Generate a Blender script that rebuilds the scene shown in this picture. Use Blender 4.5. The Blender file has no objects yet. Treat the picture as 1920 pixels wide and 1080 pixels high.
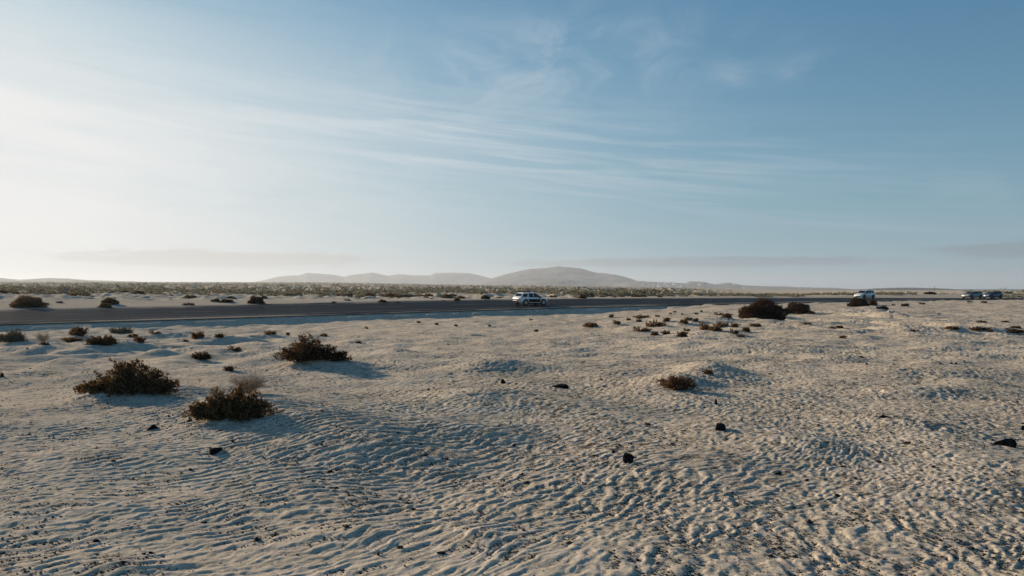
import bpy, bmesh, math, random
import numpy as np
from mathutils import Vector, Matrix, Euler

sc = bpy.context.scene
COL = sc.collection
R_ = math.radians
F = 1493.3            # focal length in photo pixels (28 mm, 1920 wide)
CX, HY = 960.0, 541.0 # principal column, true horizon row
EYE = 1.7
SUN_AZ, SUN_EL = -50.0, 15.0   # degrees, azimuth from +Y towards +X

# ------------------------------------------------------------------ camera
cam = bpy.data.cameras.new('camera'); cam.lens = 28; cam.sensor_width = 36
cam.clip_start = 0.05; cam.clip_end = 60000
camo = bpy.data.objects.new('camera', cam); COL.objects.link(camo)
camo.location = (0, 0, EYE); camo.rotation_euler = (R_(90.04), 0, 0)
sc.camera = camo

# ------------------------------------------------------------------ render / exposure
sc.view_settings.view_transform = 'Standard'; sc.view_settings.look = 'None'
sc.view_settings.gamma = 1.0; sc.view_settings.use_curve_mapping = False
sc.view_settings.exposure = 0.42
sc.render.engine = 'CYCLES'
sc.cycles.use_denoising = True
sc.cycles.max_bounces = 5; sc.cycles.diffuse_bounces = 2; sc.cycles.glossy_bounces = 2
sc.cycles.transmission_bounces = 3; sc.cycles.volume_bounces = 0

# ------------------------------------------------------------------ node helpers
class NT:
    def __init__(s, tree): s.t = tree; s.n = tree.nodes; s.l = tree.links
    def node(s, typ, **kw):
        nd = s.n.new(typ)
        for k, v in kw.items(): setattr(nd, k, v)
        return nd
    def put(s, sock, v):
        if isinstance(v, bpy.types.NodeSocket): s.l.new(v, sock)
        elif isinstance(v, (tuple, list)) and len(v) == 3 and sock.type == 'RGBA': sock.default_value = (*v, 1)
        else: sock.default_value = v
    def m(s, op, a, b=0.0, c=0.0, clamp=False):
        nd = s.node('ShaderNodeMath', operation=op, use_clamp=clamp)
        s.put(nd.inputs[0], a); s.put(nd.inputs[1], b); s.put(nd.inputs[2], c)
        return nd.outputs[0]
    def mix(s, f, a, b, blend='MIX'):
        nd = s.node('ShaderNodeMix', data_type='RGBA', blend_type=blend)
        s.put(nd.inputs[0], f); s.put(nd.inputs[6], a); s.put(nd.inputs[7], b)
        return nd.outputs[2]
    def ramp(s, v, lo, hi, a=0.0, b=1.0):
        nd = s.node('ShaderNodeMapRange', interpolation_type='SMOOTHSTEP')
        s.put(nd.inputs[0], v); nd.inputs[1].default_value = lo; nd.inputs[2].default_value = hi
        nd.inputs[3].default_value = a; nd.inputs[4].default_value = b
        return nd.outputs[0]
    def noise(s, vec, scale, detail=4, rough=0.55, dist=0.0):
        nd = s.node('ShaderNodeTexNoise'); s.put(nd.inputs['Vector'], vec)
        nd.inputs['Scale'].default_value = scale; nd.inputs['Detail'].default_value = detail
        nd.inputs['Roughness'].default_value = rough; nd.inputs['Distortion'].default_value = dist
        return nd.outputs[0]
    def xyz(s, x, y, z):
        nd = s.node('ShaderNodeCombineXYZ'); s.put(nd.inputs[0], x); s.put(nd.inputs[1], y); s.put(nd.inputs[2], z)
        return nd.outputs[0]

# ------------------------------------------------------------------ sky
SKY_G = ((0.55, 9.0), (1.10, 8.9), (1.40, 8.8))
def build_world():
    w = bpy.data.worlds.new('World'); sc.world = w; w.use_nodes = True
    n = NT(w.node_tree); n.n.clear()
    out = n.node('ShaderNodeOutputWorld'); bg = n.node('ShaderNodeBackground')
    n.l.new(bg.outputs[0], out.inputs[0]); bg.inputs[1].default_value = 0.069
    tc = n.node('ShaderNodeTexCoord').outputs['Generated']
    sep = n.node('ShaderNodeSeparateXYZ'); n.l.new(tc, sep.inputs[0])
    x, y, z = sep.outputs
    zc = n.m('ADD', n.m('MAXIMUM', z, 0.0), 0.07)
    d2 = n.xyz(x, y, zc)
    sky = n.node('ShaderNodeTexSky', sky_type='NISHITA'); sky.sun_disc = False
    sky.sun_elevation = R_(SUN_EL); sky.sun_rotation = R_(SUN_AZ)
    sky.altitude = 0; sky.air_density = 1.25; sky.dust_density = 0.45; sky.ozone_density = 2.4
    n.l.new(d2, sky.inputs[0])
    sr = n.node('ShaderNodeSeparateColor'); n.l.new(sky.outputs[0], sr.inputs[0])
    def soft(v, g, top):      # gentle shoulder so the glow round the sun does not burn out
        v = n.m('MULTIPLY', v, g); q = n.m('POWER', n.m('DIVIDE', v, top), 2.0)
        return n.m('DIVIDE', v, n.m('SQRT', n.m('ADD', q, 1.0)))
    cc = n.node('ShaderNodeCombineColor')
    for i, (g, top) in enumerate(SKY_G): n.put(cc.inputs[i], soft(sr.outputs[i], g, top))
    base = cc.outputs[0]
    az = n.m('MULTIPLY', n.m('ARCTAN2', x, y), 57.2958)
    el = n.m('MULTIPLY', n.m('ARCSINE', z), 57.2958)
    # streaky cirrus noise in sky angles, streaks tilt gently down to the right
    elt = n.m('ADD', el, n.m('MULTIPLY', az, 0.10))
    st1 = n.noise(n.xyz(n.m('MULTIPLY', az, 0.045), n.m('MULTIPLY', elt, 0.42), 0.0), 1.0, 6, 0.6, 0.7)
    st2 = n.noise(n.xyz(n.m('MULTIPLY', az, 0.07), n.m('MULTIPLY', elt, 1.25), 5.0), 1.0, 5, 0.52, 1.0)
    pt = n.noise(n.xyz(n.m('MULTIPLY', az, 0.16), n.m('MULTIPLY', el, 0.30), 9.0), 1.0, 7, 0.62, 0.9)
    def blob(a0, e0, sa, se, tilt=0.0):
        da = n.m('DIVIDE', n.m('SUBTRACT', az, a0), sa)
        de = n.m('DIVIDE', n.m('SUBTRACT', n.m('SUBTRACT', el, e0), n.m('MULTIPLY', n.m('SUBTRACT', az, a0), tilt)), se)
        r = n.m('ADD', n.m('MULTIPLY', da, da), n.m('MULTIPLY', de, de))
        return n.m('EXPONENT', n.m('MULTIPLY', r, -1.0))
    veil = n.m('MINIMUM', n.m('MULTIPLY', blob(-42, 7.5, 31, 11.5, -0.05), 1.25), 1.0)
    veil2 = n.m('MULTIPLY', veil, n.ramp(st1, 0.22, 0.60, 0.72, 1.0))
    band = n.m('MULTIPLY', blob(4, 9.0, 22, 3.4, -0.10), n.ramp(st2, 0.34, 0.78, 0.04, 0.55))
    band2 = n.m('MULTIPLY', blob(3, 15.5, 11, 3.2, 0.08), n.ramp(pt, 0.34, 0.74, 0.0, 0.42))
    wisp = n.m('ADD', n.m('ADD', blob(15.3, 14.4, 1.6, 1.1, 0.3), blob(19.8, 14.6, 2.3, 0.9, 0.1)),
               n.m('ADD', blob(31.5, 6.2, 4.5, 0.9, -0.05), blob(27.0, 9.3, 2.4, 0.35, 0.0)))
    wisp = n.m('MULTIPLY', wisp, n.ramp(pt, 0.42, 0.74, 0.0, 0.20))
    line = n.m('MULTIPLY', blob(24, 4.1, 7, 0.22, -0.085), 0.16)
    dens = n.m('ADD', n.m('ADD', veil2, band), n.m('ADD', n.m('ADD', band2, wisp), line), clamp=True)
    # cloud light: whiter towards the sun
    sx, sy, sz = (math.sin(R_(SUN_AZ))*math.cos(R_(SUN_EL)), math.cos(R_(SUN_AZ))*math.cos(R_(SUN_EL)), math.sin(R_(SUN_EL)))
    dot = n.node('ShaderNodeVectorMath', operation='DOT_PRODUCT'); n.l.new(tc, dot.inputs[0]); dot.inputs[1].default_value = (sx, sy, sz)
    fw = n.ramp(dot.outputs['Value'], 0.35, 1.0)
    hz = n.m('MULTIPLY', n.m('EXPONENT', n.m('MULTIPLY', n.m('MAXIMUM', el, 0.0), -0.13)), 0.90)
    hcol = n.mix(fw, (3.4, 4.7, 5.5), (7.7, 7.65, 7.6))
    base = n.mix(hz, base, hcol)
    ccol = n.mix(fw, (5.2, 6.1, 6.9), (9.1, 9.1, 9.05))
    col = n.mix(dens, base, ccol)
    # low stratus bars above the sea
    lown = n.noise(n.xyz(n.m('MULTIPLY', az, 0.30), n.m('MULTIPLY', el, 2.6), 2.0), 1.0, 6, 0.6, 0.4)
    edge = n.m('MULTIPLY', n.m('SUBTRACT', lown, 0.5), 1.9)
    def bar(a0, e0, sa, se):
        r = n.m('SUBTRACT', blob(a0, e0, sa, se), n.m('MULTIPLY', edge, -0.55))
        return n.ramp(r, 0.32, 0.72)
    low = n.m('MAXIMUM', n.m('MAXIMUM', bar(13.5, 1.85, 15, 0.42), bar(32.5, 2.3, 5.5, 0.62)), n.m('MULTIPLY', bar(-20, 2.0, 12, 0.7), 0.8))
    lcol = n.mix(fw, (2.45, 3.15, 3.75), (6.3, 5.9, 5.4))
    col = n.mix(n.m('MULTIPLY', low, 0.72), col, lcol)
    n.l.new(col, bg.inputs[0])
build_world()

# ------------------------------------------------------------------ sun
sl = bpy.data.lights.new('sun', 'SUN'); sl.energy = 5.0; sl.angle = R_(0.9); sl.color = (1.0, 0.82, 0.60)
so = bpy.data.objects.new('sun', sl); COL.objects.link(so)
sdir = Vector((math.sin(R_(SUN_AZ))*math.cos(R_(SUN_EL)), math.cos(R_(SUN_AZ))*math.cos(R_(SUN_EL)), math.sin(R_(SUN_EL))))
so.rotation_euler = sdir.to_track_quat('Z', 'Y').to_euler(); so.location = (-50, 50, 60)

# ------------------------------------------------------------------ numeric noise fields
rng = np.random.default_rng(7); random.seed(7)
def smooth(a, b, x):
    t = np.clip((x-a)/(b-a), 0, 1); return t*t*(3-2*t)
def spectral(n, fn, seed):
    r = np.random.default_rng(seed); wn = np.fft.fft2(r.standard_normal((n, n)))
    k = np.fft.fftfreq(n)*n; kx, ky = np.meshgrid(k, k)     # cycles per tile; axis1 = x
    f = np.real(np.fft.ifft2(wn*fn(kx, ky))); f -= f.mean(); return (f/f.std()).astype(np.float32)
def samp(tile, u, v):
    n = tile.shape[0]; u = (u % 1.0)*n; v = (v % 1.0)*n
    i = np.floor(u).astype(np.int32); j = np.floor(v).astype(np.int32); fu = u-i; fv = v-j
    i %= n; j %= n; i2 = (i+1) % n; j2 = (j+1) % n
    return (tile[j, i]*(1-fu)+tile[j, i2]*fu)*(1-fv) + (tile[j2, i]*(1-fu)+tile[j2, i2]*fu)*fv
fbm = spectral(512, lambda kx, ky: 1/np.maximum(1.0, np.hypot(kx, ky))**1.9*(np.hypot(kx, ky) > 2.5), 3)
TS = 23.0; TN = 1536
def ripple_tile(az_normal, lam, seed, arad=0.20, aang=0.26):
    k0 = TS/lam; th0 = R_(90-az_normal)
    def fn(kx, ky):
        r = np.hypot(kx, ky)+1e-6; th = np.arctan2(ky, kx); d = np.angle(np.exp(1j*(th-th0)))
        d2 = np.angle(np.exp(1j*(th-th0+np.pi)))
        return np.exp(-((r-k0)/(k0*arad))**2/2)*(np.exp(-(d/aang)**2/2)+np.exp(-(d2/aang)**2/2))
    return spectral(TN, fn, seed)
rip1 = ripple_tile(146, 0.150, 11, 0.24, 0.36)
rip2 = ripple_tile(126, 0.160, 12, 0.26, 0.42)
rip3 = ripple_tile(104, 0.145, 13, 0.32, 0.55)
rip4 = ripple_tile(135, 0.075, 14, 0.30, 0.5)
lump = spectral(1024, lambda kx, ky: np.exp(-((np.hypot(kx, ky)-135)/55)**2/2), 21)     # on a 30 m tile: ~0.43 m lumps
hump = spectral(512, lambda kx, ky: np.exp(-((np.hypot(kx, ky)-26)/12)**2/2), 22)      # on a 60 m tile: ~2.3 m humps

def gpt(px, py, z=0.0):
    Y = F*(EYE-z)/(py-HY); return (px-CX)/F*Y, Y

# hand-placed mounds: x, y, sx, sy, height, rotation (deg)
MO = []
def mound(px, py, wpx, depth, h, rot=0, z=0.0):
    x, y = gpt(px, py, z); MO.append((x, y, wpx/F*y/2, depth/2, h, R_(rot)))
mound(955, 693, 240, 1.7, 0.20, -8, -.08)
mound(610, 815, 430, 2.3, 0.12, -15)
mound(800, 895, 420, 1.9, -0.09, -15)
mound(1010, 815, 330, 1.6, -0.09, 0)
mound(1760, 700, 300, 2.6, 0.11, 0, -.1)
mound(905, 748, 270, 1.9, 0.17, 5)
mound(1080, 760, 170, 1.1, 0.08, 0)
mound(640, 800, 330, 1.6, 0.10, -20)
mound(430, 772, 230, 1.5, 0.16, 0)
mound(250, 742, 240, 1.6, 0.14, 0)
mound(600, 690, 190, 2.2, 0.26, 0, -.1)
mound(1270, 728, 130, 1.5, 0.18, 0, -.05)
mound(1340, 703, 120, 1.8, 0.20, -10, -.1)
mound(180, 655, 330, 3.0, 0.22, 0, -.3)
mound(60, 643, 160, 3.0, 0.22, 0, -.3)
mound(400, 640, 160, 2.6, 0.22, 6, -.4)
mound(150, 632, 100, 2.0, 0.25, 0, -.4)
mound(340, 622, 140, 3.0, 0.3, 0, -.5)
mound(470, 632, 130, 3.0, 0.25, 0, -.5)
mound(690, 640, 90, 2.4, 0.20, -10, -.4)
mound(1300, 612, 260, 6.0, 0.30, 0, -.6)
mound(1430, 600, 120, 4.0, 0.35, 0, -.5)
mound(1610, 585, 120, 6.0, 0.45, 0, -.4)
mound(1660, 592, 80, 5.0, 0.30, 0, -.4)
mound(1790, 632, 420, 4.0, 0.35, -4, -.4)
mound(1500, 835, 170, 1.0, 0.06, 0)
mound(1350, 812, 170, 0.9, 0.05, 0)
mound(1730, 740, 330, 1.4, 0.08, 0)
mound(1690, 800, 260, 1.2, 0.07, 0)
mound(640, 1000, 240, 0.55, 0.045, 20)
mound(900, 1010, 120, 0.5, 0.05, 30)
mound(180, 1075, 330, 0.5, 0.05, -5)
mound(90, 955, 330, 0.8, 0.04, 0)

# road: near edge / far edge by depth, level relative to the eye
RC = [(-2600, -1550, -3.4, -2.9), (-420, -190, -3.2, -2.5), (-130, 15, -3.0, -2.2), (-88, 41.5, -2.95, -2.1), (-44, 69.3, -2.83, -1.95), (0, 97.0, -2.25, -1.41), (33, 120, -2.05, -1.50),
      (64, 143, -1.97, -1.73), (84, 154, -2.02, -1.9), (103, 162.5, -2.09, -2.0), (140, 171, -2.15, -2.1), (220, 178, -2.3, -2.3), (600, 170, -2.6, -2.6), (2600, 60, -3, -3)]
HW = 7.0
def catmull(P, per=24):
    P = np.array(P, float); out = []
    for i in range(1, len(P)-2):
        p0, p1, p2, p3 = P[i-1], P[i], P[i+1], P[i+2]
        for k in range(per):
            t = k/per
            out.append(0.5*((2*p1)+(-p0+p2)*t+(2*p0-5*p1+4*p2-p3)*t*t+(-p0+3*p1-3*p2+p3)*t**3))
    out.append(P[-2]); return np.array(out)
RCp = catmull(RC); RCp[:, 2:] += EYE
seg = np.diff(RCp[:, :2], axis=0); segL = np.hypot(seg[:, 0], seg[:, 1]); RS = np.concatenate([[0], np.cumsum(segL)])
tan = np.gradient(RCp[:, :2], axis=0); tan /= np.hypot(tan[:, 0], tan[:, 1])[:, None]
nrm = np.stack([-tan[:, 1], tan[:, 0]], 1)     # points to the far side
def road_query(x, y):
    """signed offset (positive far side), near level, far level"""
    d = np.empty(len(x)); zn = np.empty(len(x)); zf = np.empty(len(x))
    A = RCp[:-1, :2]; S = seg; L2 = segL**2
    for a in range(0, len(x), 20000):
        xx = x[a:a+20000, None]; yy = y[a:a+20000, None]
        t = np.clip(((xx-A[None, :, 0])*S[None, :, 0]+(yy-A[None, :, 1])*S[None, :, 1])/L2[None], 0, 1)
        qx = A[None, :, 0]+t*S[None, :, 0]; qy = A[None, :, 1]+t*S[None, :, 1]
        dd = (xx-qx)**2+(yy-qy)**2; j = np.argmin(dd, 1); r = np.arange(len(j)); tt = t[r, j]
        cr = S[j, 0]*(y[a:a+20000]-A[j, 1])-S[j, 1]*(x[a:a+20000]-A[j, 0])
        d[a:a+20000] = np.sqrt(dd[r, j])*np.sign(cr)
        zn[a:a+20000] = RCp[j, 2]*(1-tt)+RCp[j+1, 2]*tt; zf[a:a+20000] = RCp[j, 3]*(1-tt)+RCp[j+1, 3]*tt
    return d, zn, zf

RN = np.array([60, 100, 170, 250, 400, 600, 900, 1500, 3000, 6000, 14000.])
AZN = np.array([-40, -33, -15, 0, 10, 16, 19.5, 24, 33, 40.])
EN = np.array([
    [-39, -20, -9.5, -5, 0, 4, 7, 9, 11, 11.5, 10],
    [-39, -20, -9.5, -5, 0, 4, 7, 9, 11, 11.5, 10],
    [-36, -21, -11, -7, -2, 2, 5, 8, 10, 11, 9],
    [-35, -20, -11, -7.5, -4, -1, 1, 3, 5, 5, 3],
    [-35, -20, -12, -8, -5, -3.5, -2, -0.5, 1, 2, 1],
    [-35, -20, -13, -9, -6, -4, -2.8, -2, -1.5, -1, -2],
    [-35, -19, -14, -10, -6, -3.6, -2.5, -4, -8.5, -6, -4],
    [-35, -19, -14, -7, -4.0, -3.6, -4.2, -18, -13, -9, -5],
    [-35, -19, -14, -6.6, -4.1, -4.1, -5.5, -22, -14, -9, -5],
    [-35, -19, -14, -6.6, -4.1, -4.1, -5.5, -22, -14, -9, -5]])
def far_base(x, y):
    r = np.maximum(np.hypot(x, y), 60); az = np.clip(np.degrees(np.arctan2(x, y)), -40, 40)
    lr = np.log(np.clip(r, 60, 13999)); LR = np.log(RN)
    i = np.clip(np.searchsorted(LR, lr)-1, 0, len(RN)-2); u = (lr-LR[i])/(LR[i+1]-LR[i]); 
    j = np.clip(np.searchsorted(AZN, az)-1, 0, len(AZN)-2); v = (az-AZN[j])/(AZN[j+1]-AZN[j]); v = v*v*(3-2*v)
    e = (EN[j, i]*(1-u)+EN[j, i+1]*u)*(1-v)+(EN[j+1, i]*(1-u)+EN[j+1, i+1]*u)*v
    return EYE+e*r*np.cos(np.radians(az))/F

def H(x, y, fine=True, attrs=False):
    x = np.asarray(x, float).ravel(); y = np.asarray(y, float).ravel()
    r = np.hypot(x, y); az = np.degrees(np.arctan2(x, y))
    lo = samp(fbm, x/90+.3, y/90+.1); lo2 = samp(fbm, x/31+.7, y/31+.4)
    nb = -smooth(8, 72, r)*(1.28-0.78*smooth(3, 17, az))
    nb = nb - .34*smooth(-2, -18, az)*smooth(40, 60, r)
    nb = nb + 0.055*lo2*smooth(7, 25, r)*(1-.5*smooth(100, 200, r))
    nb = nb + 0.034*samp(hump, x/60, y/60)*(0.40+0.3*smooth(10, 22, r)-.25*smooth(22, 40, r))*(1+1.6*smooth(-8, -18, az)*smooth(20, 27, r))
    for mx, my, sx, sy, h, ro in MO:
        w = np.abs(x-mx) < 4*max(sx, sy)
        w &= np.abs(y-my) < 4*max(sx, sy)
        if not w.any(): continue
        dx = x[w]-mx+.10*sx*samp(fbm, x[w]/9, y[w]/9+.4); dy = y[w]-my+.12*sy*samp(fbm, x[w]/9+.6, y[w]/9); c, s = math.cos(ro), math.sin(ro); a = (dx*c+dy*s)/sx; b = (-dx*s+dy*c)/sy
        # lee side (away from the sun) a little steeper
        nb[w] += h*np.exp(-(a*a+b*b))
    # tyre tracks in the sand on the right
    m = (r > 18) & (r < 80) & (az > 12)
    if m.any():
        for (pa, qa, pb, qb, wd, dp) in ((1500, 599.5, 1800, 615, .95, .36), (1535, 589, 1750, 598, 1.1, .34), (1470, 612, 1640, 633, .5, .14)):
            xa, ya = gpt(pa, qa, -.42); xb, yb = gpt(pb, qb, -.42); tx, ty = xb-xa, yb-ya; L = math.hypot(tx, ty); tx /= L; ty /= L
            al = (x[m]-xa)*tx+(y[m]-ya)*ty; wob = .12*samp(fbm, x[m]/11+.4, y[m]/11)
            dd = -(x[m]-xa)*ty+(y[m]-ya)*tx+wob; env = smooth(-2, 1.5, al)*(1-smooth(L-2, L+2, al))
            nb[m] += env*(-dp*np.exp(-(dd/wd)**2)+.35*dp*np.exp(-((np.abs(dd)-1.7*wd)/(.7*wd))**2))
    z = nb
    far = r > 30
    d = np.full(len(x), -100.0)
    if far.any():
        xf, yf = x[far], y[far]
        d_, zn, zf = road_query(xf, yf); d[far] = d_
        fb = far_base(xf, yf)
        rough = samp(fbm, xf/57, yf/57)*.5+samp(hump, xf/60+.3, yf/60+.2)*.22
        fb = fb+rough*smooth(3, 14, d_-HW)*np.clip(rr_amp(r[far], az[far]), 0, 9)*(1-.86*smooth(11, 18, az[far]))
        en = np.maximum(-d_-HW, 0); ef = np.maximum(d_-HW, 0)
        berm = 0.10*np.exp(-((en-1.1)/.8)**2)*(samp(fbm, xf/17, yf/17) > .2)
        zz = np.where(d_ < 0, np.clip(z[far], zn-.05-.31*en, zn-.03+.12*en)+berm*(en > 0), np.clip(fb, zf-.05-.2*ef, zf-.02+.07*ef+.0006*ef**2))
        inside = np.abs(d_) <= HW
        zz = np.where(inside, zn+(zf-zn)*(d_+HW)/(2*HW)-.07, zz)
        edge = smooth(0, .8, np.abs(d_)-HW)
        z = z.copy(); z[far] = np.where(inside, zz, zz-.07*(1-edge))
    rip = None
    if fine:
        near = r < 110
        xn, yn, rn = x[near], y[near], r[near]
        fx = xn+.10*samp(fbm, xn/14+.5, yn/14); fy = yn+.10*samp(fbm, xn/14, yn/14+.5)
        c1 = samp(rip1, fx/TS, fy/TS); c2 = samp(rip2, fx/TS, fy/TS); c3 = samp(rip3, fx/TS, fy/TS)
        sel = xn/np.maximum(yn, 1)*2.6+.35*samp(fbm, xn/25+.2, yn/25+.9)+.25
        w3 = smooth(.25, 1.1, sel); w1 = smooth(.1, -.9, sel); w2 = 1-w1-w3
        w2 = np.clip(w2, 0, 1); nm = np.sqrt(w1*w1+w2*w2+w3*w3)
        c = (w1*c1+w2*c2+w3*c3)/nm; c = c*(1-.22*w3)+.35*samp(rip4, fx/TS+.3, fy/TS+.1)
        crest = (0.5+0.5*np.tanh(1.05*c))**1.9
        lm = samp(lump, xn/30, yn/30); lm2 = samp(lump, xn/17.3+.4, yn/17.3+.2); lm3 = samp(lump, xn/47+.1, yn/47+.6)
        patch = samp(fbm, xn/19+.11, yn/19+.63); patch2 = samp(fbm, xn/9+.31, yn/9+.13)
        ramp_ = (0.86+0.22*np.clip(patch, -1.6, 1.2))*(1-.45*smooth(11, 30, rn))
        churn = smooth(7, 13, rn)*0.6+0.4+.5*smooth(0, .6, xn/np.maximum(yn, 1))*smooth(5, 9, rn)
        hz = 0.0155*ramp_*crest*(1-.35*churn)*(1-.18*w3)*(1-smooth(24, 42, rn))
        act = np.clip(.72+.28*patch2+.20*samp(fbm, xn/33+.3, yn/33+.8), .30, 1.25)      # crusty patches between smoother ones
        dimp = -.0095*np.clip(lm-.55, 0, 1.6)+(.0030+.0042*smooth(14, 30, rn))*np.tanh(lm)+.0040*smooth(14, 26, rn)*np.tanh(lm2)-.007*np.clip(lm2-.7, 0, 1.5)*(1-smooth(30, 55, rn))*(1+.6*smooth(12, 30, rn))-.013*np.clip(lm3-1.1, 0, 1.5)
        hz += dimp*np.clip(churn, 0, 1.2)*act*(1+.45*smooth(18, 50, rn))*(1-.8*smooth(75, 110, rn))
        hz += .0026*np.tanh(samp(rip4, fx/TS, fy/TS))*(1-smooth(9, 15, rn))
        hz += .0045*np.clip(patch2, -1.5, 2)*(rn < 40)*.6
        offroad = smooth(.3, 3, np.abs(d[near])-HW)
        z = z.copy(); z[near] += hz*offroad
        rip = np.zeros(len(x)); rip[near] = (1-crest)*np.clip(ramp_, 0.2, 1)*(1-smooth(16, 34, rn))
    if attrs: return z, d, rip
    return z
def rr_amp(r, az):
    return 0.35+smooth(150, 500, r)*1.0+smooth(900, 2500, r)*2.0

_ray = {}
def hit(px, py, n=1400, r0=3.0, r1=1200.0):
    """first ground point seen through photo pixel (px,py)"""
    t = np.geomspace(r0, r1, n); X = (px-CX)/F*t; Zr = EYE-(py-HY)/F*t
    g = H(X, t, fine=False); b = np.nonzero(g >= Zr)[0]
    if len(b) == 0: i = int(np.argmin(Zr-g)); return float(X[i]), float(t[i]), float(g[i])
    i = b[0]
    return float(X[i]), float(t[i]), float(g[i])
def ground(x, y): return float(H([x], [y], fine=True)[0])

# ------------------------------------------------------------------ tagging helpers
def tag(o, label=None, cat=None, group=None, kind=None):
    if label: o['label'] = label
    if cat: o['category'] = cat
    if group: o['group'] = group
    if kind: o['kind'] = kind
    return o
def link(name, me, mat=None, parent=None):
    if mat is not None and len(me.materials) == 0: me.materials.append(mat)
    o = bpy.data.objects.new(name, me); COL.objects.link(o)
    if parent is not None: o.parent = parent
    return o
def empty(name, loc, rz=0.0):
    o = bpy.data.objects.new(name, None); COL.objects.link(o); o.location = loc; o.rotation_euler = (0, 0, rz); o.empty_display_size = .3
    return o
def copy_tree(o, parent=None):
    c = o.copy(); COL.objects.link(c); c.parent = parent
    for ch in list(o.children): copy_tree(ch, c)
    return c
def pyd(name, V, Fc, smoothf=False):
    me = bpy.data.meshes.new(name); me.from_pydata([tuple(v) for v in V], [], [tuple(f) for f in Fc]); me.update()
    if smoothf: me.polygons.foreach_set('use_smooth', [True]*len(me.polygons))
    return me
def fast_mesh(name, V, Q, smoothf=True):
    """V (n,3) array, Q (m,k) int array of same-size faces"""
    me = bpy.data.meshes.new(name); V = np.ascontiguousarray(V, np.float32); Q = np.ascontiguousarray(Q, np.int32); k = Q.shape[1]
    me.vertices.add(len(V)); me.vertices.foreach_set('co', V.ravel())
    me.loops.add(Q.size); me.loops.foreach_set('vertex_index', Q.ravel())
    me.polygons.add(len(Q)); me.polygons.foreach_set('loop_start', np.arange(0, Q.size, k, dtype=np.int32))
    me.polygons.foreach_set('loop_total', np.full(len(Q), k, np.int32))
    me.polygons.foreach_set('use_smooth', np.full(len(Q), smoothf)); me.update(calc_edges=True); me.validate()
    return me
def grid_faces(nr, nc, wrap=False):
    i = np.arange(nr-1)[:, None]; j = np.arange(nc if wrap else nc-1)[None]; j2 = (j+1) % nc
    a = i*nc+j; b = i*nc+j2; c = (i+1)*nc+j2; d = (i+1)*nc+j
    return np.stack([a.ravel(), d.ravel(), c.ravel(), b.ravel()], 1)

# ------------------------------------------------------------------ materials
def new_mat(name):
    m = bpy.data.materials.new(name); m.use_nodes = True; n = NT(m.node_tree); n.n.clear()
    out = n.node('ShaderNodeOutputMaterial'); b = n.node('ShaderNodeBsdfPrincipled'); n.l.new(b.outputs[0], out.inputs[0])
    b.inputs['Roughness'].default_value = .8
    if 'Specular IOR Level' in b.inputs: b.inputs['Specular IOR Level'].default_value = .3
    return m, n, b, out
def simple(name, col, rough=.6, metal=0, spec=.4, var=.12, scale=8):
    m, n, b, out = new_mat(name)
    co = n.node('ShaderNodeTexCoord').outputs['Object']; nz = n.noise(co, scale, 4)
    c = n.mix(n.ramp(nz, .3, .7), tuple(v*(1-var) for v in col), tuple(min(1, v*(1+var)) for v in col))
    n.put(b.inputs['Base Color'], c); b.inputs['Roughness'].default_value = rough; b.inputs['Metallic'].default_value = metal
    b.inputs['Specular IOR Level'].default_value = spec
    return m
def leafy(name, a, b_, c_, trans=.35, rough=.7):
    m, n, b, out = new_mat(name)
    co = n.node('ShaderNodeTexCoord').outputs['Object']; oi = n.node('ShaderNodeObjectInfo').outputs['Random']
    gi = n.node('ShaderNodeNewGeometry').outputs['Random Per Island']
    k = n.m('ADD', n.m('MULTIPLY', n.noise(co, 5.0, 3), .6), n.m('MULTIPLY', gi, .55))
    col = n.mix(n.ramp(k, .3, .62), a, b_); col = n.mix(n.ramp(k, .68, .86), col, c_)
    hs = n.node('ShaderNodeHueSaturation'); n.put(hs.inputs['Color'], col)
    n.put(hs.inputs['Value'], n.m('ADD', .82, n.m('MULTIPLY', oi, .36)))
    tr = n.node('ShaderNodeBsdfTranslucent'); mx = n.node('ShaderNodeMixShader')
    n.put(b.inputs['Base Color'], hs.outputs[0]); b.inputs['Roughness'].default_value = rough
    b.inputs['Specular IOR Level'].default_value = .25
    bright = n.mix(.5, hs.outputs[0], (.40, .21, .07)); n.put(tr.inputs[0], bright)
    mx.inputs[0].default_value = trans; n.l.new(b.outputs[0], mx.inputs[1]); n.l.new(tr.outputs[0], mx.inputs[2]); n.l.new(mx.outputs[0], out.inputs[0])
    return m
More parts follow.
